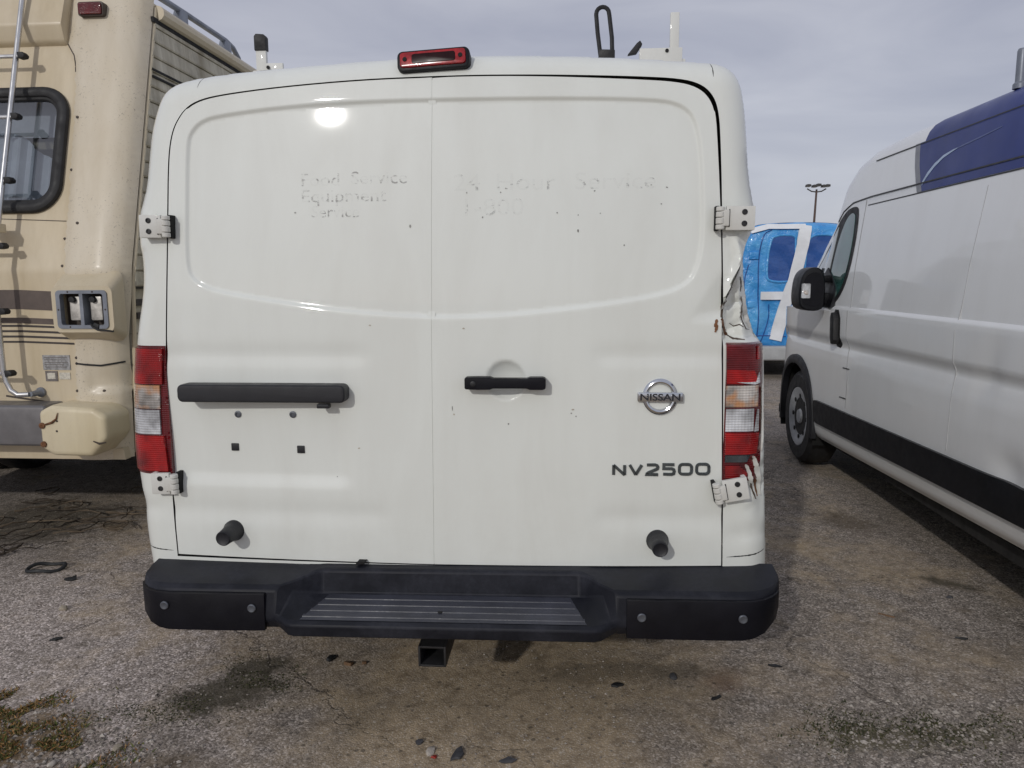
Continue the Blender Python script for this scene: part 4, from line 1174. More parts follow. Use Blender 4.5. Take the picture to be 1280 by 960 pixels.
# side wall: laminated siding planks, joints and trims
YL0, YL1 = .10, 5.6
zs_ = np.arange(.50, 2.86, .0830)
for k, z0 in enumerate(zs_):
    z1 = min(z0 + .0805, 2.865)
    ya = float(np.interp((z0 + z1) / 2, [1.49, 2.98], [.097, .505])) 
    xin = -.045 if z0 > 1.4 else -.075
    pr = [(xin - .03, z0), (xin + .0045, z0), (xin + .008, z0 + .008), (xin + .001, z1 - .006), (xin - .002, z1), (xin - .03, z1)]
    m_ = MB()
    n_ = len(pr); vs_ = [(q[0], ya + rake(q[1]) - rake((z0 + z1) / 2), q[1]) for q in pr] + [(q[0], YL1, q[1]) for q in pr]
    m_.add(vs_, [tuple(range(n_)), tuple(range(2 * n_ - 1, n_ - 1, -1))] + [(i, i + n_, (i + 1) % n_ + n_, (i + 1) % n_) for i in range(n_)])
    m_.build('siding_plank', M['siding'], rv, angle=20)
for z in (2.585, 2.548):
    MB().box(-.046, -.033, .40, YL1, z - .006, z + .006).build('side_stripe', M['hole'], rv)
for z in (1.33, 1.26, 1.42):
    MB().box(-.070, -.060, .12, YL1, z - .02, z + .015).build('side_stripe', M['dark_brown'], rv)
# rear corner seam trim following the rake
MB().tube([(-.050 if z > 1.45 else -.11 + .055 * (z - .5), float(np.interp(z, [.5, 1.49, 2.98], [.10, .10, .515])), z) for z in np.linspace(.52, 2.93, 30)], .012, 8).build('corner_trim', M['rv_trim'], rv)
MB().tube([(-.040, y, 2.905) for y in np.linspace(.50, YL1, 12)], .040, 10).build('roof_trim', M['rv_trim'], rv)
MB().box(-.052, -.036, .45, YL1, 2.845, 2.872).build('gutter_line', M['hole'], rv)
MB().box(-2.38, -.06, .45, 5.6, 2.90, 2.965).build('roof', M['rv_trim'], rv, bevel=.02)
MB().box(-2.38, -2.33, .12, 5.6, .5, 2.92).build('far_side_wall', M['rv_cream'], rv)
MB().box(-2.33, -.10, 5.55, 5.6, .5, 2.92).build('front_bulkhead', M['rv_cream'], rv)
MB().box(-2.2, -.1, 5.6, 6.9, .5, 1.9).build('cab', M['rv_cream'], rv, bevel=.15, seg=3)
MB().box(-2.36, -.12, .10, 6.7, .47, .53).build('underbody', M['underbody'], rv)
# skirt closing the lower rear corner
MB().prism([(-.115, .50), (-.12, .56), (-.16, .56), (-.28, .50)], .0, .05).build('skirt', M['rv_trim'], rv)
for wx in (-2.2, -1.95, -.50, -.26): wheel(rv, wx, 1.7, .38, .22, 1 if wx > -1 else -1)
for wx in (-2.15, -.25): wheel(rv, wx, 5.8, .38, .22, 1 if wx > -1 else -1)
# roof rail with posts
rr = bpy.data.objects.new('roof_rail', None); COL.objects.link(rr); rr.parent = rv
MB().tube([(-.13, .0 + y, z) for y, z in ((.55, 3.055), (1.0, 3.065), (1.55, 3.07), (1.66, 3.055), (1.74, 3.01), (1.77, 2.96))], .018, 10).build('rail', M['rail_grey'], rr)
for y in (.95, 1.55):
    MB().prism([(y - .10, 2.95), (y + .05, 2.95), (y + .045, 3.065), (y - .04, 3.065)], -.155, -.11, 'x').build('post', M['rail_grey'], rr, bevel=.008)

# ================================================================== HIGH ROOF VAN (right)
RMO = (2.197, 5.764, 0)
hv = thing('high_roof_van', RMO, -PSI, 'grey-white high roof cargo van with blue roof panel, parked on the right', 'van')
ZP = [(.29, .050), (.33, .018), (.40, .004), (.60, .0), (.88, .006), (.955, .016), (.985, .024), (1.010, .018), (1.045, .002), (1.08, .001), (1.225, .0), (1.236, .003), (1.250, .019), (1.30, .024), (1.5, .046), (1.85, .098), (1.90, .106), (1.93, .108), (2.10, .134), (2.16, .146), (2.20, .162), (2.235, .19), (2.262, .235), (2.28, .30), (2.292, .42), (2.30, .70), (2.303, 1.02)]
zp = np.array(ZP)
rows = []
for (a, xa), (b, xb) in zip(ZP[:-1], ZP[1:]):
    k = max(1, int(math.ceil(math.hypot(b - a, xb - xa) / .03)))
    rows += [(a + (b - a) * i / k, xa + (xb - xa) * i / k) for i in range(k)]
rows.append(ZP[-1]); rows = np.array(rows)
TOPY = np.array([-5.1, -1.25, -.85, -.62, -.47, -.40, -.33, -.10, .15, .32, .50, .70, .86, .94, .98])
TOPZ = np.array([2.303, 2.303, 2.285, 2.240, 2.155, 2.06, 1.90, 1.72, 1.50, 1.30, 1.17, 1.05, .94, .85, .60])
def ztop_r(Y): return np.interp(Y, TOPY, TOPZ)
def zmap(Y, z0):
    zt = ztop_r(Y)
    if zt >= 1.2: return z0 if z0 <= 1.2 else 1.2 + (z0 - 1.2) * (zt - 1.2) / 1.103
    return .29 + (z0 - .29) * (zt - .29) / .91 if z0 <= 1.2 else zt
def zinv(Y, z):
    zt = ztop_r(Y)
    if z <= 1.2 or zt < 1.2: return z
    return 1.2 + (z - 1.2) * 1.103 / (zt - 1.2)
def taper(Y): return .30 * max(0, (Y - .15) / .83) ** 2.2
def lift(Y, z): return .042 * max(0.0, -Y - .5) * max(0.0, 1 - z / 1.2) if Y > -3.4 else .042 * 2.9 * max(0.0, 1 - z / 1.2)
def dents(Y, z):
    return min(1.0, max(0.0, (1.85 - z) / .25)) * dents0(Y, z)
def dents0(Y, z):
    return .020 * math.exp(-((Y + 2.85) / .10) ** 2 - ((z - .62) / .07) ** 2) + .012 * math.exp(-((Y + 2.62 + (z - 1.0) * .5) / .07) ** 2 - ((z - 1.02) / .16) ** 2) \
         + .0012 * math.sin(Y * 2.1) * math.sin(z * 3.3)
def rx(Y, z):
    z0 = min(zinv(Y, z), 2.303)
    return float(np.interp(z0, zp[:, 0], zp[:, 1])) + taper(Y) + dents(Y, z)
WV = 2.04
Ys = np.concatenate([np.arange(-5.0, -.9, .05), np.arange(-.9, .98, .03), [.98]])
V_ = []; nr_ = len(rows)
for Y in Ys:
    for z0, xi in rows: V_.append((xi + taper(Y) + dents(Y, z0), Y, zmap(Y, z0) + lift(Y, z0)))
nleft = len(V_)
V_ += [(WV - x, y, z) for x, y, z in V_]
F_ = []; I_ = []
for i in range(len(Ys) - 1):
    for k in range(nr_ - 1):
        q = (i * nr_ + k, i * nr_ + k + 1, (i + 1) * nr_ + k + 1, (i + 1) * nr_ + k)
        c_ = np.mean([V_[j] for j in q], 0)
        if rows[k, 1] < .2 and any(math.hypot(c_[1] - wy, c_[2] - .37) < .425 for wy in (0, -4.04)): continue
        ws = -.34 < Ys[i] < .27 and rows[k, 0] > 2.23
        F_.append(q[::-1] if False else q); I_.append(1 if ws else 0)
        F_.append(tuple(j + nleft for j in q[::-1])); I_.append(1 if ws else 0)
hv_body = mk('body', V_, F_, None, hv, mats=[M['ram_white'], M['glass_dark']], idx=I_, angle=40)
rear = [(V_[k][0], V_[k][2]) for k in range(nr_)] + [(V_[nleft + k][0], V_[nleft + k][2]) for k in range(nr_ - 2, -1, -1)]
MB().prism(rear, -5.06, -5.0).build('rear_end', M['ram_white'], hv)
k0 = (len(Ys) - 1) * nr_
frontp = [(V_[k0 + k][0], V_[k0 + k][2]) for k in range(nr_)] + [(V_[k0 + nleft + k][0], V_[k0 + nleft + k][2]) for k in range(nr_ - 2, -1, -1)]
MB().prism(frontp, .978, .985).build('front_bumper', M['black_plastic'], hv)
MB().box(.10, WV - .10, -4.95, .80, .26, .33).build('underbody', M['underbody'], hv)
for wy in (0, -4.04):
    for sx_, wx in ((-1, .135), (1, WV - .135)):
        wheel(hv, wx, wy, .365, .225, sx_)
        xo = 0 if sx_ < 0 else WV
        MB().lathe([(.428, 0), (.428, .30), (.001, .30)], (xo - sx_ * .02, wy, .37), (-sx_, 0, 0), 30).build('wheel_well', M['dark'], hv) if False else None
        # wheel well liner (open towards the outside)
        aa = np.linspace(-.35, math.pi + .35, 26); vs_ = []
        for a in aa:
            for d in (.012, .34): vs_.append((xo - sx_ * d, wy + .43 * math.cos(a), .37 + .43 * math.sin(a)))
        fs_ = [(2 * i, 2 * i + 1, 2 * i + 3, 2 * i + 2) for i in range(25)]
        vs_ += [(xo - sx_ * .34, wy, .37)]
        fs_ += [(2 * i + 1, len(vs_) - 1, 2 * i + 3) for i in range(25)]
        mk('wheel_well', vs_, fs_, M['dark'], hv)
        # black arch moulding
        vs_ = []; aa = np.linspace(-.22, math.pi + .18, 34)
        for a in aa:
            for r_, dx in ((.405, .03), (.405, -.016), (.432, -.022), (.468, -.012), (.472, .02)):
                yy, zz_ = wy + r_ * math.cos(a), .37 + r_ * math.sin(a) * 1.02
                xb = taper(yy); vs_.append(((xb + dx) if sx_ < 0 else (WV - xb - dx), yy, max(zz_, .26)))
        fs_ = [(5 * i + k, 5 * i + k + 1, 5 * i + 6 + k, 5 * i + 5 + k) for i in range(33) for k in range(4)]
        m_ = MB(); m_.add(vs_, fs_); m_.build('arch_moulding', M['black_plastic'], hv, angle=45)

def patch(poly, off, mat, name, parent=None, step=.05, thick=.012):
    """piece lying on the van's left flank, outline given as (Y, z)"""
    v_, f_ = sheet([(a, b) for a, b in poly], [], step, lambda P: np.zeros(len(P)), bstep=step)
    vs_ = [(rx(a, c) - off, a, c + lift(a, c)) for a, b, c in v_]
    f_ = [q[::-1] for q in f_]
    cnt = {}
    for q in f_:
        for i in range(3): cnt[(q[i], q[(i + 1) % 3])] = 1
    bd = [e for e in cnt if (e[1], e[0]) not in cnt]
    k = len(vs_); vs_ += [(x + thick, y, z) for x, y, z in vs_]
    f_ += [(b_, a_, a_ + k, b_ + k) for a_, b_ in bd]
    m_ = MB(); m_.add(vs_, f_)
    return m_.build(name, mat, parent or hv, angle=45)
M['moulding'] = plain('side_moulding_black', (0.008, 0.0085, 0.011), 0.42, var=0.25, spec=0.3)
M['line'] = plain('panel_gap_dark', (0.05, 0.052, 0.055), 0.7)
M['gap_faint'] = plain('panel_gap_faint', (0.50, 0.505, 0.51), 0.7)
M['gap_soft'] = plain('panel_gap_soft', (0.32, 0.325, 0.33), 0.7)
M['blue_vinyl'] = plain('blue_vinyl', (0.018, 0.036, 0.19), 0.38, var=0.18, scale=2.0, coat=0.1, spec=0.3)
M['grey_vinyl'] = plain('grey_vinyl', (0.22, 0.225, 0.25), 0.4)
M['pale_swoosh'] = plain('pale_swoosh', (0.40, 0.50, 0.66), 0.35)
M['faint_swoosh'] = plain('faint_swoosh', (0.08, 0.11, 0.27), 0.35)
M['tint'] = plain('green_glass', (0.035, 0.105, 0.090), 0.05, coat=0.8, var=0.5, scale=5)
M['quarter'] = plain('quarter_glass', (0.30, 0.33, 0.33), 0.08, coat=0.8, var=0.2, scale=4)
mold = chaikin([(-.50, .43), (-.47, .55), (-.50, .575), (-.58, .575)], 1, closed=False).tolist()
patch([(-3.56, .415), (-.56, .415)] + mold + [(-3.56, .575)], .018, M['moulding'], 'side_moulding', step=.06, thick=.03)
# roof panel: blue vinyl, grey leading strip, pale swoosh
blue = patch([(-4.9, 1.884), (-1.69, 1.884), (-1.60, 2.03), (-1.545, 2.155), (-4.9, 2.155)], .0025, M['blue_vinyl'], 'blue_roof_panel', step=.04, thick=.006)
# upper vinyl over the roof edge
vs_ = []; fs_ = []; cols = np.arange(-4.9, -1.52, .0845)
er = [(z0, xi) for z0, xi in rows if 2.14 <= z0 <= 2.2835]
for Y in cols:
    for z0, xi in er: vs_.append((xi - .0030, Y, z0 + .0015))
ne = len(er)
for i in range(len(cols) - 1):
    for k in range(ne - 1): fs_.append((i * ne + k, i * ne + k + 1, (i + 1) * ne + k + 1, (i + 1) * ne + k))
mk('blue_roof_edge', vs_, fs_, M['blue_vinyl'], blue)
patch([(-1.69, 1.884), (-1.635, 1.884), (-1.545, 2.03), (-1.49, 2.155), (-1.545, 2.155), (-1.60, 2.03)], .0032, M['grey_vinyl'], 'grey_strip', blue, .04, .006)
def band(pts, ws, off, mat, name, par):
    up_ = [(a, b + w / 2) for (a, b), w in zip(pts, ws)]; dn = [(a, b - w / 2) for (a, b), w in zip(pts, ws)]
    return patch(dn + up_[::-1], off, mat, name, par, .03, .003)
band([(-1.68, 1.925), (-1.72, 1.965), (-1.78, 2.004), (-1.86, 2.036), (-1.95, 2.052), (-1.99, 2.057)], [.020, .026, .022, .015, .008, .003], .0045, M['pale_swoosh'], 'swoosh', blue)
band([(-1.97, 2.055), (-2.08, 2.064), (-2.21, 2.074), (-2.36, 2.088)], [.004, .007, .007, .004], .0042, M['faint_swoosh'], 'swoosh', blue)
patch([(-4.9, 1.925), (-1.0, 1.925), (-.70, 1.915), (-.53, 1.872), (-.45, 1.81), (-.45, 1.817), (-.53, 1.879), (-.70, 1.922), (-1.0, 1.932), (-4.9, 1.932)], .0056, M['line'], 'roof_joint', step=.04, thick=.010)
patch([(-4.9, 2.146), (-.95, 2.146), (-.95, 2.151), (-4.9, 2.151)], .0050, M['line'], 'roof_crease', step=.05, thick=.008)
patch([(-4.9, 1.876), (-.97, 1.876), (-.97, 1.882), (-4.9, 1.882)], .0026, M['line'], 'roof_joint', step=.05, thick=.008)
# panel gaps: rear of the cab door and slide door front
gp_ = [(-.93, 1.914), (-.95, 1.667), (-.97, 1.468), (-1.005, 1.25), (-1.0, 1.10), (-1.02, .95), (-1.06, .80), (-1.065, .60)]
patch([(a - .0025, b) for a, b in gp_] + [(a + .0025, b) for a, b in gp_[::-1]], .0022, M['gap_soft'], 'panel_gap', step=.03, thick=.006)
patch([(-2.352, .60), (-2.348, .60), (-2.346, 1.84), (-2.350, 1.84)], .0012, M['gap_faint'], 'panel_gap', step=.05, thick=.006)
# cab door window with black surround
cw = bpy.data.objects.new('cab_window', None); COL.objects.link(cw); cw.parent = hv
win_o = chaikin([(-.70, 1.892), (-.80, 1.885), (-.845, 1.83), (-.885, 1.67), (-.88, 1.45), (-.78, 1.295), (-.60, 1.225), (-.10, 1.225), (.06, 1.275), (-.05, 1.44), (-.24, 1.62), (-.45, 1.79), (-.58, 1.87)], 2)
patch(win_o.tolist(), .004, M['rubber'], 'window_surround', cw, .03, .012)
win_i = chaikin([(-.70, 1.852), (-.775, 1.845), (-.805, 1.81), (-.840, 1.66), (-.838, 1.46), (-.75, 1.32), (-.62, 1.262), (-.56, 1.30), (-.545, 1.47), (-.555, 1.66), (-.62, 1.80)], 2)
patch(win_i.tolist(), .0075, M['tint'], 'pane', cw, .03, .005)
qg = [(-.50, 1.475), (-.30, 1.455), (-.16, 1.50), (-.25, 1.59), (-.36, 1.675), (-.50, 1.775)]
patch(qg, .0075, M['quarter'], 'quarter_pane', cw, .03, .005)
# door handle, mirror
MB().prism([(-.875, 1.03), (-.85, 1.00), (-.82, 1.00), (-.80, 1.04), (-.785, 1.17), (-.80, 1.205), (-.83, 1.21), (-.86, 1.17)], -.035, .02, 'x').build('door_handle', M['rubber'], hv, bevel=.01)
patch([(-.895, 1.0), (-.86, .975), (-.80, .98), (-.77, 1.03), (-.755, 1.18), (-.79, 1.225), (-.85, 1.225), (-.885, 1.17)], .003, M['rubber'], 'handle_recess', step=.03, thick=.008)
mi = bpy.data.objects.new('mirror', None); COL.objects.link(mi); mi.parent = hv
mpoly = chaikin([(-.195, 1.215), (-.045, 1.205), (-.03, 1.30), (-.04, 1.46), (-.08, 1.505), (-.145, 1.50), (-.195, 1.45), (-.21, 1.31)], 2)
MB().prism([tuple(q) for q in mpoly], -.68, -.48).build('housing', M['moulding'], mi, bevel=.022, seg=3)
MB().prism([tuple(q) for q in (np.array(mpoly) - [-.12, 1.35]) * .78 + [-.12, 1.35]], -.684, -.675).build('mirror_glass', M['bumper_cap'], mi)  # plain black in place of the dark reflection in the glass
MB().box(-.06, .035, -.62, -.44, 1.25, 1.33).build('arm', M['moulding'], mi, bevel=.015)
MB().box(-.06, .035, -.60, -.44, 1.40, 1.45).build('arm', M['moulding'], mi, bevel=.015)
patch([(-.72, 1.235), (-.10, 1.235), (-.06, 1.36), (-.17, 1.50), (-.22, 1.42), (-.30, 1.50), (-.38, 1.42), (-.48, 1.50), (-.60, 1.44), (-.70, 1.36)], .016, M['moulding'], 'mirror_base', mi, .04, .03)
sg = MB().box(-.193, -.135, -.694, -.66, 1.295, 1.395).build('turn_signal', M['lens_clear'], mi, bevel=.008)
MB().lathe([(.016, 0), (.014, .006), (.001, .008)], (-.165, -.694, 1.335), (0, -1, 0), 12).build('bulb', M['lens_amber'], sg)
# roof fitting at the frame's right edge
MB().lathe([(.028, 0), (.028, .02), (.020, .03), (.020, .16), (.016, .17)], (.235, -2.27, 2.262), (0, 0, 1), 14).build('roof_fitting', M['rail_grey'], hv)
# small trim marks on the doors
for y, z in ((-1.02, .855), (-1.00, .66)):
    patch([(y - .06, z - .003), (y + .05, z - .004), (y + .05, z + .003), (y - .06, z + .004)], .003, M['line'], 'trim_mark', step=.03, thick=.006)

# ================================================================== BLUE WRAPPED VAN (behind)
bv0 = thing('wrapped_van', (3.10, 10.6, 0), -PSI, 'damaged van wrapped in blue plastic film with white tape, behind the grey-white van', 'van')
t = NT('blue_film'); p = t.obj()
n1 = t.noise(p, 3.0, 6, 0.6, 0.6); n2 = t.noise(p, 9, 5, 0.6, 1.0)
t.set(color=t.mix(t.ramp(n1, [(0.35, 0.0), (0.65, 1.0)]), (0.03, 0.27, 0.68), (0.12, 0.46, 0.86)), rough=0.22, coat=0.5, spec=0.6)
t.bump(t.math('ADD', n1, t.math('MULTIPLY', n2, 0.5)), 0.6, 0.06); M['film'] = t.m
t = NT('blue_film_window'); p = t.obj()
t.set(color=t.mix(t.noise(p, 5, 4), (0.012, 0.055, 0.24), (0.03, 0.12, 0.40)), rough=0.2, coat=0.6); t.bump(t.noise(p, 6, 5), 0.4, 0.05); M['film_dark'] = t.m
M['tape'] = plain('white_tape', (0.80, 0.82, 0.84), 0.35, var=0.06, bump=0.3, bscale=14)
M['far_bumper'] = plain('far_bumper_grey', (0.42, 0.43, 0.43), 0.45)
bo = chaikin([(0.02, .40), (1.78, .40), (1.82, .9), (1.78, 1.4), (1.70, 1.95), (1.60, 2.13), (1.3, 2.17), (.9, 2.18), (.5, 2.17), (.26, 2.14), (.12, 1.98), (.04, 1.5), (-.02, .95)], 2)
def fold(P):
    return .06 * (np.abs(((P[:, 0] * 1.3 + P[:, 1] * .4 + .15 * np.sin(P[:, 1] * 5)) / .22 % 2) - 1) - .5) * np.exp(-((P[:, 1] - .75) / .45) ** 2) + bump_noise(P, .02, 5, 2.0)
def bl_y(P):
    d = pdist(bo, P); t_ = np.clip((.14 - d) / .14, 0, 1)
    return .14 * (1 - np.sqrt(np.clip(1 - t_ ** 2, 0, 1))) + fold(P)
v, f = sheet(bo.tolist(), [], .035, bl_y, bstep=.04); mk('wrapped_rear', v, f, M['film'], bv0, angle=60)
for x0, x1 in ((.44, .83), (.95, 1.36)):
    po = chaikin([(x0, 1.45), (x0 + .05, 1.36), (x1 - .02, 1.36), (x1, 1.45), (x1, 1.93), (x1 - .03, 2.0), (x0 + .12, 2.0), (x0 + .03, 1.93)], 2)
    v, f = sheet(po.tolist(), [], .05, lambda P: bl_y(P) - .012, skirt=.02); mk('wrapped_window', v, f, M['film_dark'], bv0)
    q = resample(po, .08)
    MB().tube([(a, float(bl_y(np.array([[a, b]]))[0]) - .006, b) for a, b in q], .018, 8, closed=True).build('window_seal', M['film'], bv0)
def tape(pts, w, name='tape_strip'):
    pts = resample(pts, .06, closed=False); vs_ = []; fs_ = []
    for i, p_ in enumerate(pts):
        d = pts[min(i + 1, len(pts) - 1)] - pts[max(i - 1, 0)]; d = d / np.linalg.norm(d); nn = np.array([-d[1], d[0]]) * w / 2
        for q in (p_ + nn, p_ - nn): vs_.append((q[0], float(bl_y(np.array([q]))[0]) - .040, q[1]))
        if i: fs_.append((2 * i - 2, 2 * i - 1, 2 * i + 1, 2 * i))
    k = len(vs_); vs_ += [(x, y + .030, z) for x, y, z in vs_]; fs_ += [tuple(j + k for j in q)[::-1] for q in fs_]
    mk(name, vs_, fs_, M['tape'], bv0)
tape([(.95, 2.13), (.91, 1.85), (.82, 1.4), (.70, 1.0), (.60, .55)], .16)
tape([(.38, 1.17), (.72, 1.17)], .11)
tape([(.22, 2.06), (.45, 2.12), (.95, 2.115)], .07)
for cp in ([(.34, .45), (.36, .9), (.34, 1.3), (.33, 1.7), (.38, 2.02), (.50, 2.07)], [(.12, .6), (.17, 1.0), (.14, 1.35), (.20, 1.6)], [(.40, .50), (.52, .85), (.50, 1.05)], [(.25, .55), (.30, .62), (.75, .60)]):
    q = chaikin(cp, 2, closed=False)
    MB().tube([(a, float(bl_y(np.array([[a, b]]))[0]) - .004, b) for a, b in q], .008, 6).build('film_crease', M['film_dark'], bv0)
ringp = resample(bo.tolist(), .1)
nb_ = len(ringp); vs_ = []
for y in (.13, .6, 2.5, 4.5):
    vs_ += [(a, y, b) for a, b in ringp]
fs_ = [(k * nb_ + i, (k + 1) * nb_ + i, (k + 1) * nb_ + (i + 1) % nb_, k * nb_ + (i + 1) % nb_) for k in range(3) for i in range(nb_)] + [tuple(range(3 * nb_, 4 * nb_))]
mk('wrapped_body', vs_, fs_, M['film'], bv0)
MB().box(.0, 1.78, -.12, .10, .27, .47).build('bumper', M['far_bumper'], bv0, bevel=.04, seg=3)
MB().box(.1, 1.7, .1, 4.4, .26, .36).build('underbody', M['underbody'], bv0)
for wx in (.16, 1.62):
    for wy in (.9, 3.9): wheel(bv0, wx, wy, .36, .22, -1 if wx < 1 else 1)
for z in (1.72, 1.05):
    MB().box(.20, .33, -.03, .03, z - .05, z + .05).build('wrapped_hinge', M['film'], bv0, bevel=.015)

# ================================================================== LIGHT POLE
lp_ = thing('light_pole', (24.33, 61.4, 0), 0, 'tall floodlight pole with a ring of lamps, far behind the wrapped van', 'light pole')
M['pole'] = plain('pole_rust_brown', (0.10, 0.065, 0.055), 0.7)
M['lamp_head'] = plain('lamp_head_dark', (0.06, 0.058, 0.055), 0.6)
MB().tube([(-.30, 0, 0), (-.12, 0, 4), (0, 0, 8.2)], [.13, .10, .075], 12).build('pole', M['pole'], lp_)
MB().tube([(-.75, 0, 8.25), (-.4, 0, 8.05), (0, 0, 8.0), (.4, 0, 8.05), (.75, 0, 8.25)], .05, 8).build('crossarm', M['lamp_head'], lp_)
for x, y, z in ((-.72, -.1, 8.47), (-.32, -.35, 8.40), (.05, -.2, 8.50), (.42, -.35, 8.40), (.80, -.1, 8.46)):
    h_ = bpy.data.objects.new('lamp_head', None); COL.objects.link(h_); h_.parent = lp_; h_.location = (x, y, z)
    MB().prism([(-.18, -.07), (.18, -.07), (.15, .10), (-.12, .12)], -.25, .25).build('casing', M['lamp_head'], h_, bevel=.03)
    MB().box(-.13, .13, -.20, .20, -.09, -.068).build('lamp_glass', M['quarter'], h_)

# ================================================================== DEBRIS AND GROUND COVER
def gz(x, y): return 0.010 * vnoise(x, y, 1.3, 3) + 0.005 * vnoise(x, y, 4.2, 9)
def rock_bm(name, loc, size, mat, label, cat, group=None, flat=.6, sub=2):
    bm = bmesh.new(); bmesh.ops.create_icosphere(bm, subdivisions=sub, radius=1.0)
    from mathutils import noise as _n
    sd_ = random.uniform(0, 50)
    for v_ in bm.verts:
        k = 1 + .45 * _n.noise(v_.co * 1.1 + Vector((sd_, 0, 0)))
        v_.co = Vector((v_.co.x * k * size[0], v_.co.y * k * size[1], v_.co.z * k * size[2]))
    me = bpy.data.meshes.new(name); bm.to_mesh(me); bm.free(); me.materials.append(mat); finish(me, True, 40)
    o = bpy.data.objects.new(name, me); COL.objects.link(o)
    o.location = (loc[0], loc[1], gz(*loc) + size[2] * .45); o.rotation_euler = (0, 0, random.uniform(0, 6))
    return tag(o, label, cat, group)
M['stone'] = plain('tan_stone', (0.30, 0.26, 0.20), 0.85, var=0.25, scale=60, bump=0.4, bscale=80)
M['stone_pale'] = plain('pale_stone', (0.42, 0.38, 0.33), 0.85, var=0.25, scale=60, bump=0.4, bscale=80)
M['stone_dark'] = plain('dark_stone', (0.06, 0.06, 0.065), 0.8, var=0.3, scale=60)
rock_bm('stone', (-2.00, 3.17), (.022, .016, .012), M['stone'], 'tan stone on the asphalt left of the van bumper', 'stone')
rock_bm('stone', (-1.24, 2.17), (.018, .014, .010), M['stone'], 'tan stone at the edge of the mossy corner, bottom left', 'stone')
rock_bm('stone', (-1.40, 2.095), (.016, .010, .008), M['stone_pale'], 'pale stone in the mossy corner at the bottom left', 'stone')
rock_bm('stone', (-1.30, 2.085), (.012, .010, .008), M['stone_pale'], 'small pale stone at the bottom edge near the moss', 'stone')
rock_bm('stone', (-.26, 2.145), (.022, .014, .008), M['stone_pale'], 'flat pale stone on the brown dirt, bottom centre', 'stone')
rock_bm('stone', (.58, 2.56), (.020, .014, .012), M['stone_dark'], 'dark lump of asphalt in front of the bumper, right half', 'stone')
rock_bm('stone', (1.98, 3.24), (.014, .010, .008), M['stone_dark'], 'small black stone right of the van on the open asphalt', 'stone')
def scrap(loc, pts, h, mat, name, label, cat, rz=0., group=None):
    o = MB().prism(pts, 0, h, 'z').build(name, mat, None, bevel=min(.002, h * .3))
    o.location = (loc[0], loc[1], gz(*loc) + .001); o.rotation_euler = (random.uniform(-.22, .22), random.uniform(-.22, .22), rz)
    return tag(o, label, cat, group)
def jag(a, b, n=9):
    return [(math.cos(t_) * a * random.uniform(.4, 1.15), math.sin(t_) * b * random.uniform(.4, 1.2)) for t_ in np.linspace(0, 2 * math.pi, n + 1)[:-1]]
M['scrap'] = plain('black_scrap', (0.018, 0.019, 0.02), 0.6, var=0.4)
M['scrap_red'] = plain('red_scrap', (0.30, 0.03, 0.02), 0.5)
M['leaf'] = plain('dead_leaf', (0.16, 0.09, 0.045), 0.8, var=0.4, scale=60)
scrap((-2.15, 3.49), jag(.045, .030), .010, M['scrap'], 'plastic_scrap', 'flat black plastic scrap left of the van, beyond the stone', 'scrap', .3)
scrap((1.80, 2.84), jag(.030, .010), .008, M['scrap'], 'plastic_scrap', 'thin black scrap on the asphalt, right of the bumper', 'scrap', -.1)
scrap((.97, 2.63), jag(.030, .008), .006, M['scrap'], 'plastic_scrap', 'black sliver just right of the bumper end', 'scrap', -.2)
scrap((.70, 2.42), jag(.026, .010), .006, M['scrap'], 'plastic_scrap', 'black sliver below the right bumper end', 'scrap', .4)
scrap((-.70, 2.70), jag(.020, .028), .012, M['scrap'], 'plastic_scrap', 'black chunk on the dirt below the left half of the bumper', 'scrap', -.3)
scrap((-.62, 2.66), jag(.022, .014), .012, M['leaf'], 'dead_leaf', 'brown leaf bits beside the black chunk below the bumper', 'leaf', .3)
scrap((-.565, 2.67), jag(.012, .012), .010, M['leaf'], 'dead_leaf', 'small brown leaf right of the leaf bits below the bumper', 'leaf', 1.)
scrap((-.245, 2.115), jag(.012, .010), .006, M['scrap_red'], 'plastic_chip', 'red plastic chip at the bottom centre', 'chip', .2)
scrap((-.175, 2.125), jag(.020, .050), .008, M['stone_dark'], 'asphalt_flake', 'long dark asphalt flake beside the red chip', 'flake', -.2)
scrap((-.30, 2.19), jag(.018, .014), .007, M['stone_dark'], 'asphalt_flake', 'small dark asphalt flake above the flat pale stone', 'flake', .6)
scrap((-.02, 2.085), jag(.028, .014), .007, M['stone_dark'], 'asphalt_flake', 'dark asphalt flake at the bottom edge right of centre', 'flake', .1)
scrap((-1.86, 2.88), jag(.028, .012), .008, M['scrap'], 'plastic_scrap', 'narrow dark scrap on the gravel, far left', 'scrap', .2)
scrap((1.60, 3.05), jag(.040, .007), .005, M['leaf'], 'dead_leaf', 'brown sliver beside the crack, right of the bumper', 'leaf', -.35)
scrap((.36, 2.50), jag(.030, .016), .008, M['scrap'], 'plastic_scrap', 'black scrap lying in the bumper shadow, right of the hitch', 'scrap', .1)
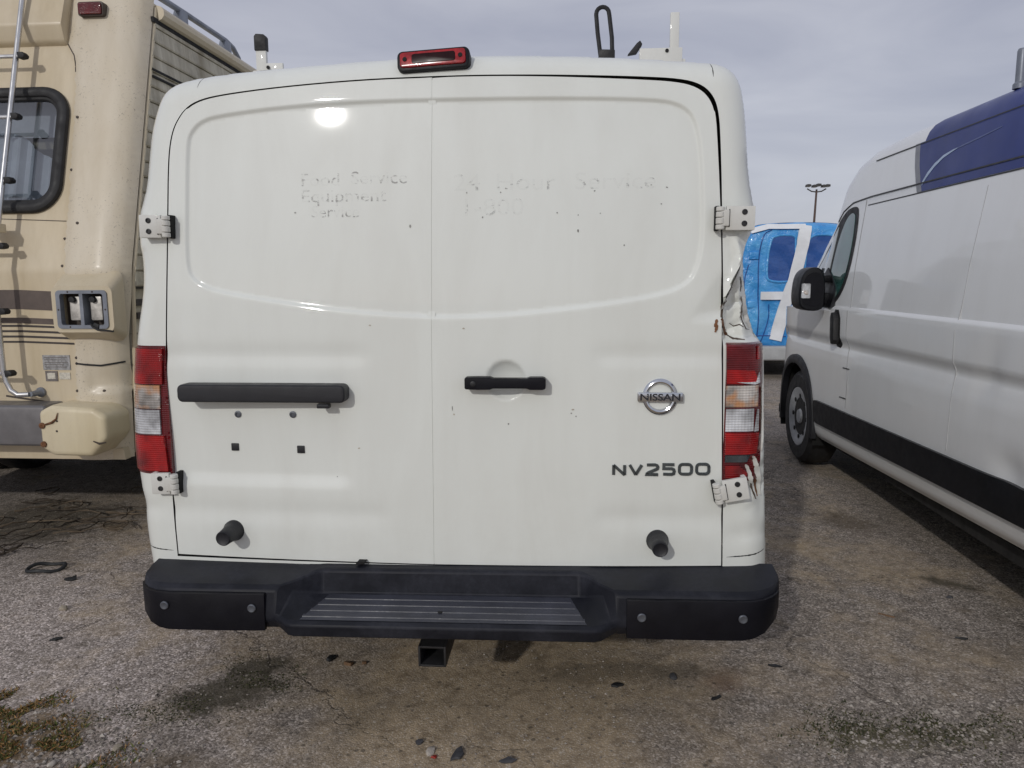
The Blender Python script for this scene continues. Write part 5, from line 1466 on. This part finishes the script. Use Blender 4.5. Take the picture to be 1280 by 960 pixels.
# ring of hose and dry vines on the left
ring_pts = [(.085 * math.cos(a) * (1 + .1 * math.sin(2 * a)), .060 * math.sin(a), .012 + .006 * math.sin(3 * a)) for a in np.linspace(0, 2 * math.pi, 28)[:-1]]
o = MB().tube(ring_pts, .009, 8, closed=True).build('hose_ring', M['scrap'], None); o.location = (-2.35, 3.62, gz(-2.35, 3.62))
tag(o, 'black ring of hose lying on the asphalt beside the dry vines', 'hose')
M['vine'] = plain('dry_vine', (0.14, 0.105, 0.07), 0.9, var=0.35, scale=20)
M['vine_dark'] = plain('dark_vine', (0.055, 0.042, 0.03), 0.9, var=0.35, scale=20)
for i in range(34):
    x0, y0 = random.uniform(-3.3, -2.35), random.uniform(3.75, 4.95)
    if x0 > -2.6 and y0 < 4.2: x0 -= .4
    a = random.uniform(-.4, .8); L = random.uniform(.25, .75); pts_ = []
    cu = random.uniform(-2.0, 2.0) if i % 3 else random.uniform(5, 8)
    x, y = 0, 0
    for k in range(14):
        pts_.append((x, y, .010 + .016 * abs(math.sin(k * .6 + i)) + random.uniform(0, .004)))
        x += math.cos(a) * L / 13; y += math.sin(a) * L / 13; a += cu / 13 + random.uniform(-.15, .15)
    o = MB().tube(pts_, [random.uniform(.003, .007) * (1 - .04 * k) for k in range(14)], 6).build('dry_vine', M['vine'] if i % 2 else M['vine_dark'], None)
    o.location = (x0, y0, gz(x0, y0))
    tag(o, 'dry brown vine tangled on the ground beneath and before the motorhome', 'vine', 'dry vines on the ground by the motorhome')

# loose gravel and moss: uncountable
def chips(name, n, region, smin, smax, mat, label, cat, power=2.2):
    B = np.array([(1, 0, 0), (0, 1, 0), (-1, 0, 0), (0, -1, 0), (0, 0, 1), (0, 0, -.6)], float)
    T = [(0, 1, 4), (1, 2, 4), (2, 3, 4), (3, 0, 4), (1, 0, 5), (2, 1, 5), (3, 2, 5), (0, 3, 5)]
    xy = region(n); s = smin + (smax - smin) * rng.random(len(xy)) ** power
    th = rng.random(len(xy)) * 6.28
    V = np.repeat(B[None], len(xy), 0) * (1 + .5 * (rng.random((len(xy), 6, 1)) - .5))
    c_, s_ = np.cos(th)[:, None], np.sin(th)[:, None]
    X = V[:, :, 0] * c_ - V[:, :, 1] * s_; Y = V[:, :, 0] * s_ + V[:, :, 1] * c_
    asp = .6 + .8 * rng.random((len(xy), 1))
    zz_ = np.array([gz(a, b) for a, b in xy])
    VV = np.stack([X * s[:, None] * asp + xy[:, :1], Y * s[:, None] + xy[:, 1:], V[:, :, 2] * s[:, None] * .75 + zz_[:, None] + .0008], -1).reshape(-1, 3)
    FF = (np.array(T)[None] + 6 * np.arange(len(xy))[:, None, None]).reshape(-1, 3)
    me = bpy.data.meshes.new(name); me.from_pydata(VV.tolist(), [], FF.tolist()); me.materials.append(mat); me.update()
    o = bpy.data.objects.new(name, me); COL.objects.link(o)
    return tag(o, label, cat, kind='stuff')
t = NT('gravel_chips')
ri = t.new('ShaderNodeNewGeometry').outputs['Random Per Island']
t.set(color=t.ramp(ri, [(0.0, (0.10, 0.088, 0.075)), (0.4, (0.25, 0.22, 0.19)), (0.8, (0.33, 0.29, 0.25)), (1.0, (0.46, 0.42, 0.37))]), rough=0.9); M['gravel'] = t.m
def reg_all(n):
    y = 1.85 + 4.2 * rng.random(n) ** 1.7; x = (rng.random(n) * 2 - 1) * (.78 * y + .1)
    m_ = np.array([vnoise(a, b, 2.1, 21) for a, b in zip(x, y)]) + .25 * (np.abs(x) > .9) > rng.random(n) * .5 - .1
    return np.stack([x, y], 1)[m_]
chips('gravel', 26000, reg_all, .0014, .0052, M['gravel'], 'loose gravel chips scattered over the lot', 'gravel', 2.6)
def reg_left(n):
    c_ = np.array([[-1.55, 2.25], [-1.35, 2.12], [1.25, 2.22], [1.45, 2.25], [1.05, 2.12], [-1.2, 2.06]])[rng.integers(0, 6, n)]
    return c_ + rng.normal(0, .12, (n, 2))
chips('coarse_gravel', 2600, reg_left, .003, .010, M['gravel'], 'coarser gravel crumbs gathered at the mossy edges', 'gravel', 2.5)
t = NT('moss_blades'); ri = t.new('ShaderNodeNewGeometry').outputs['Random Per Island']
t.set(color=t.ramp(ri, [(0.0, (0.045, 0.06, 0.012)), (0.30, (0.085, 0.10, 0.02)), (0.5, (0.20, 0.14, 0.05)), (0.8, (0.34, 0.16, 0.055)), (1.0, (0.32, 0.27, 0.14))]), rough=0.9); M['moss'] = t.m
t = NT('moss_green'); ri = t.new('ShaderNodeNewGeometry').outputs['Random Per Island']
t.set(color=t.ramp(ri, [(0.0, (0.022, 0.028, 0.010)), (0.5, (0.045, 0.052, 0.016)), (0.85, (0.085, 0.080, 0.032)), (1.0, (0.12, 0.09, 0.045))]), rough=0.9); M['moss_dark'] = t.m
def moss(name, n, spots, h, mat, label):
    vs_ = []; fs_ = []
    for _ in range(n):
        cx, cy, sx_, sy_ = random.choice(spots)
        x, y = random.gauss(cx, sx_), random.gauss(cy, sy_)
        if vnoise(x, y, 9, 5) < -.12: continue
        z = gz(x, y); a = random.uniform(0, 6.28); hh_ = h * random.uniform(.25, 1) ; w = random.uniform(.0015, .004)
        lx_, ly_ = random.gauss(0, hh_ * .9), random.gauss(0, hh_ * .9)
        k = len(vs_)
        vs_ += [(x - math.cos(a) * w, y - math.sin(a) * w, z), (x + math.cos(a) * w, y + math.sin(a) * w, z), (x + lx_ * .5 + math.cos(a) * w * .8, y + ly_ * .5 + math.sin(a) * w * .8, z + hh_ * .7), (x + lx_, y + ly_, z + hh_)]
        fs_ += [(k, k + 1, k + 2), (k, k + 2, k + 3)]
    o = mk(name, vs_, fs_, mat, None, smooth=False)
    return tag(o, label, 'moss', kind='stuff')
moss('moss', 9000, [(-1.64, 2.26, .11, .10), (-1.50, 2.14, .10, .07), (-1.74, 2.40, .08, .06), (-1.40, 2.12, .10, .05)], .014, M['moss'], 'orange and green moss with dry weeds in the bottom left corner')
moss('moss', 2600, [(1.20, 2.22, .16, .05), (1.45, 2.28, .12, .03), (1.05, 2.27, .08, .05), (1.3, 2.14, .2, .05)], .008, M['moss_dark'], 'dark green moss along the crack at the bottom right')
moss('moss', 3600, [(-1.05, 2.42, .12, .06), (-.90, 2.52, .07, .05), (-1.2, 2.36, .12, .05), (-.95, 2.66, .08, .05)], .004, M['moss_dark'], 'flat dark moss patch on the asphalt below the left bumper end')
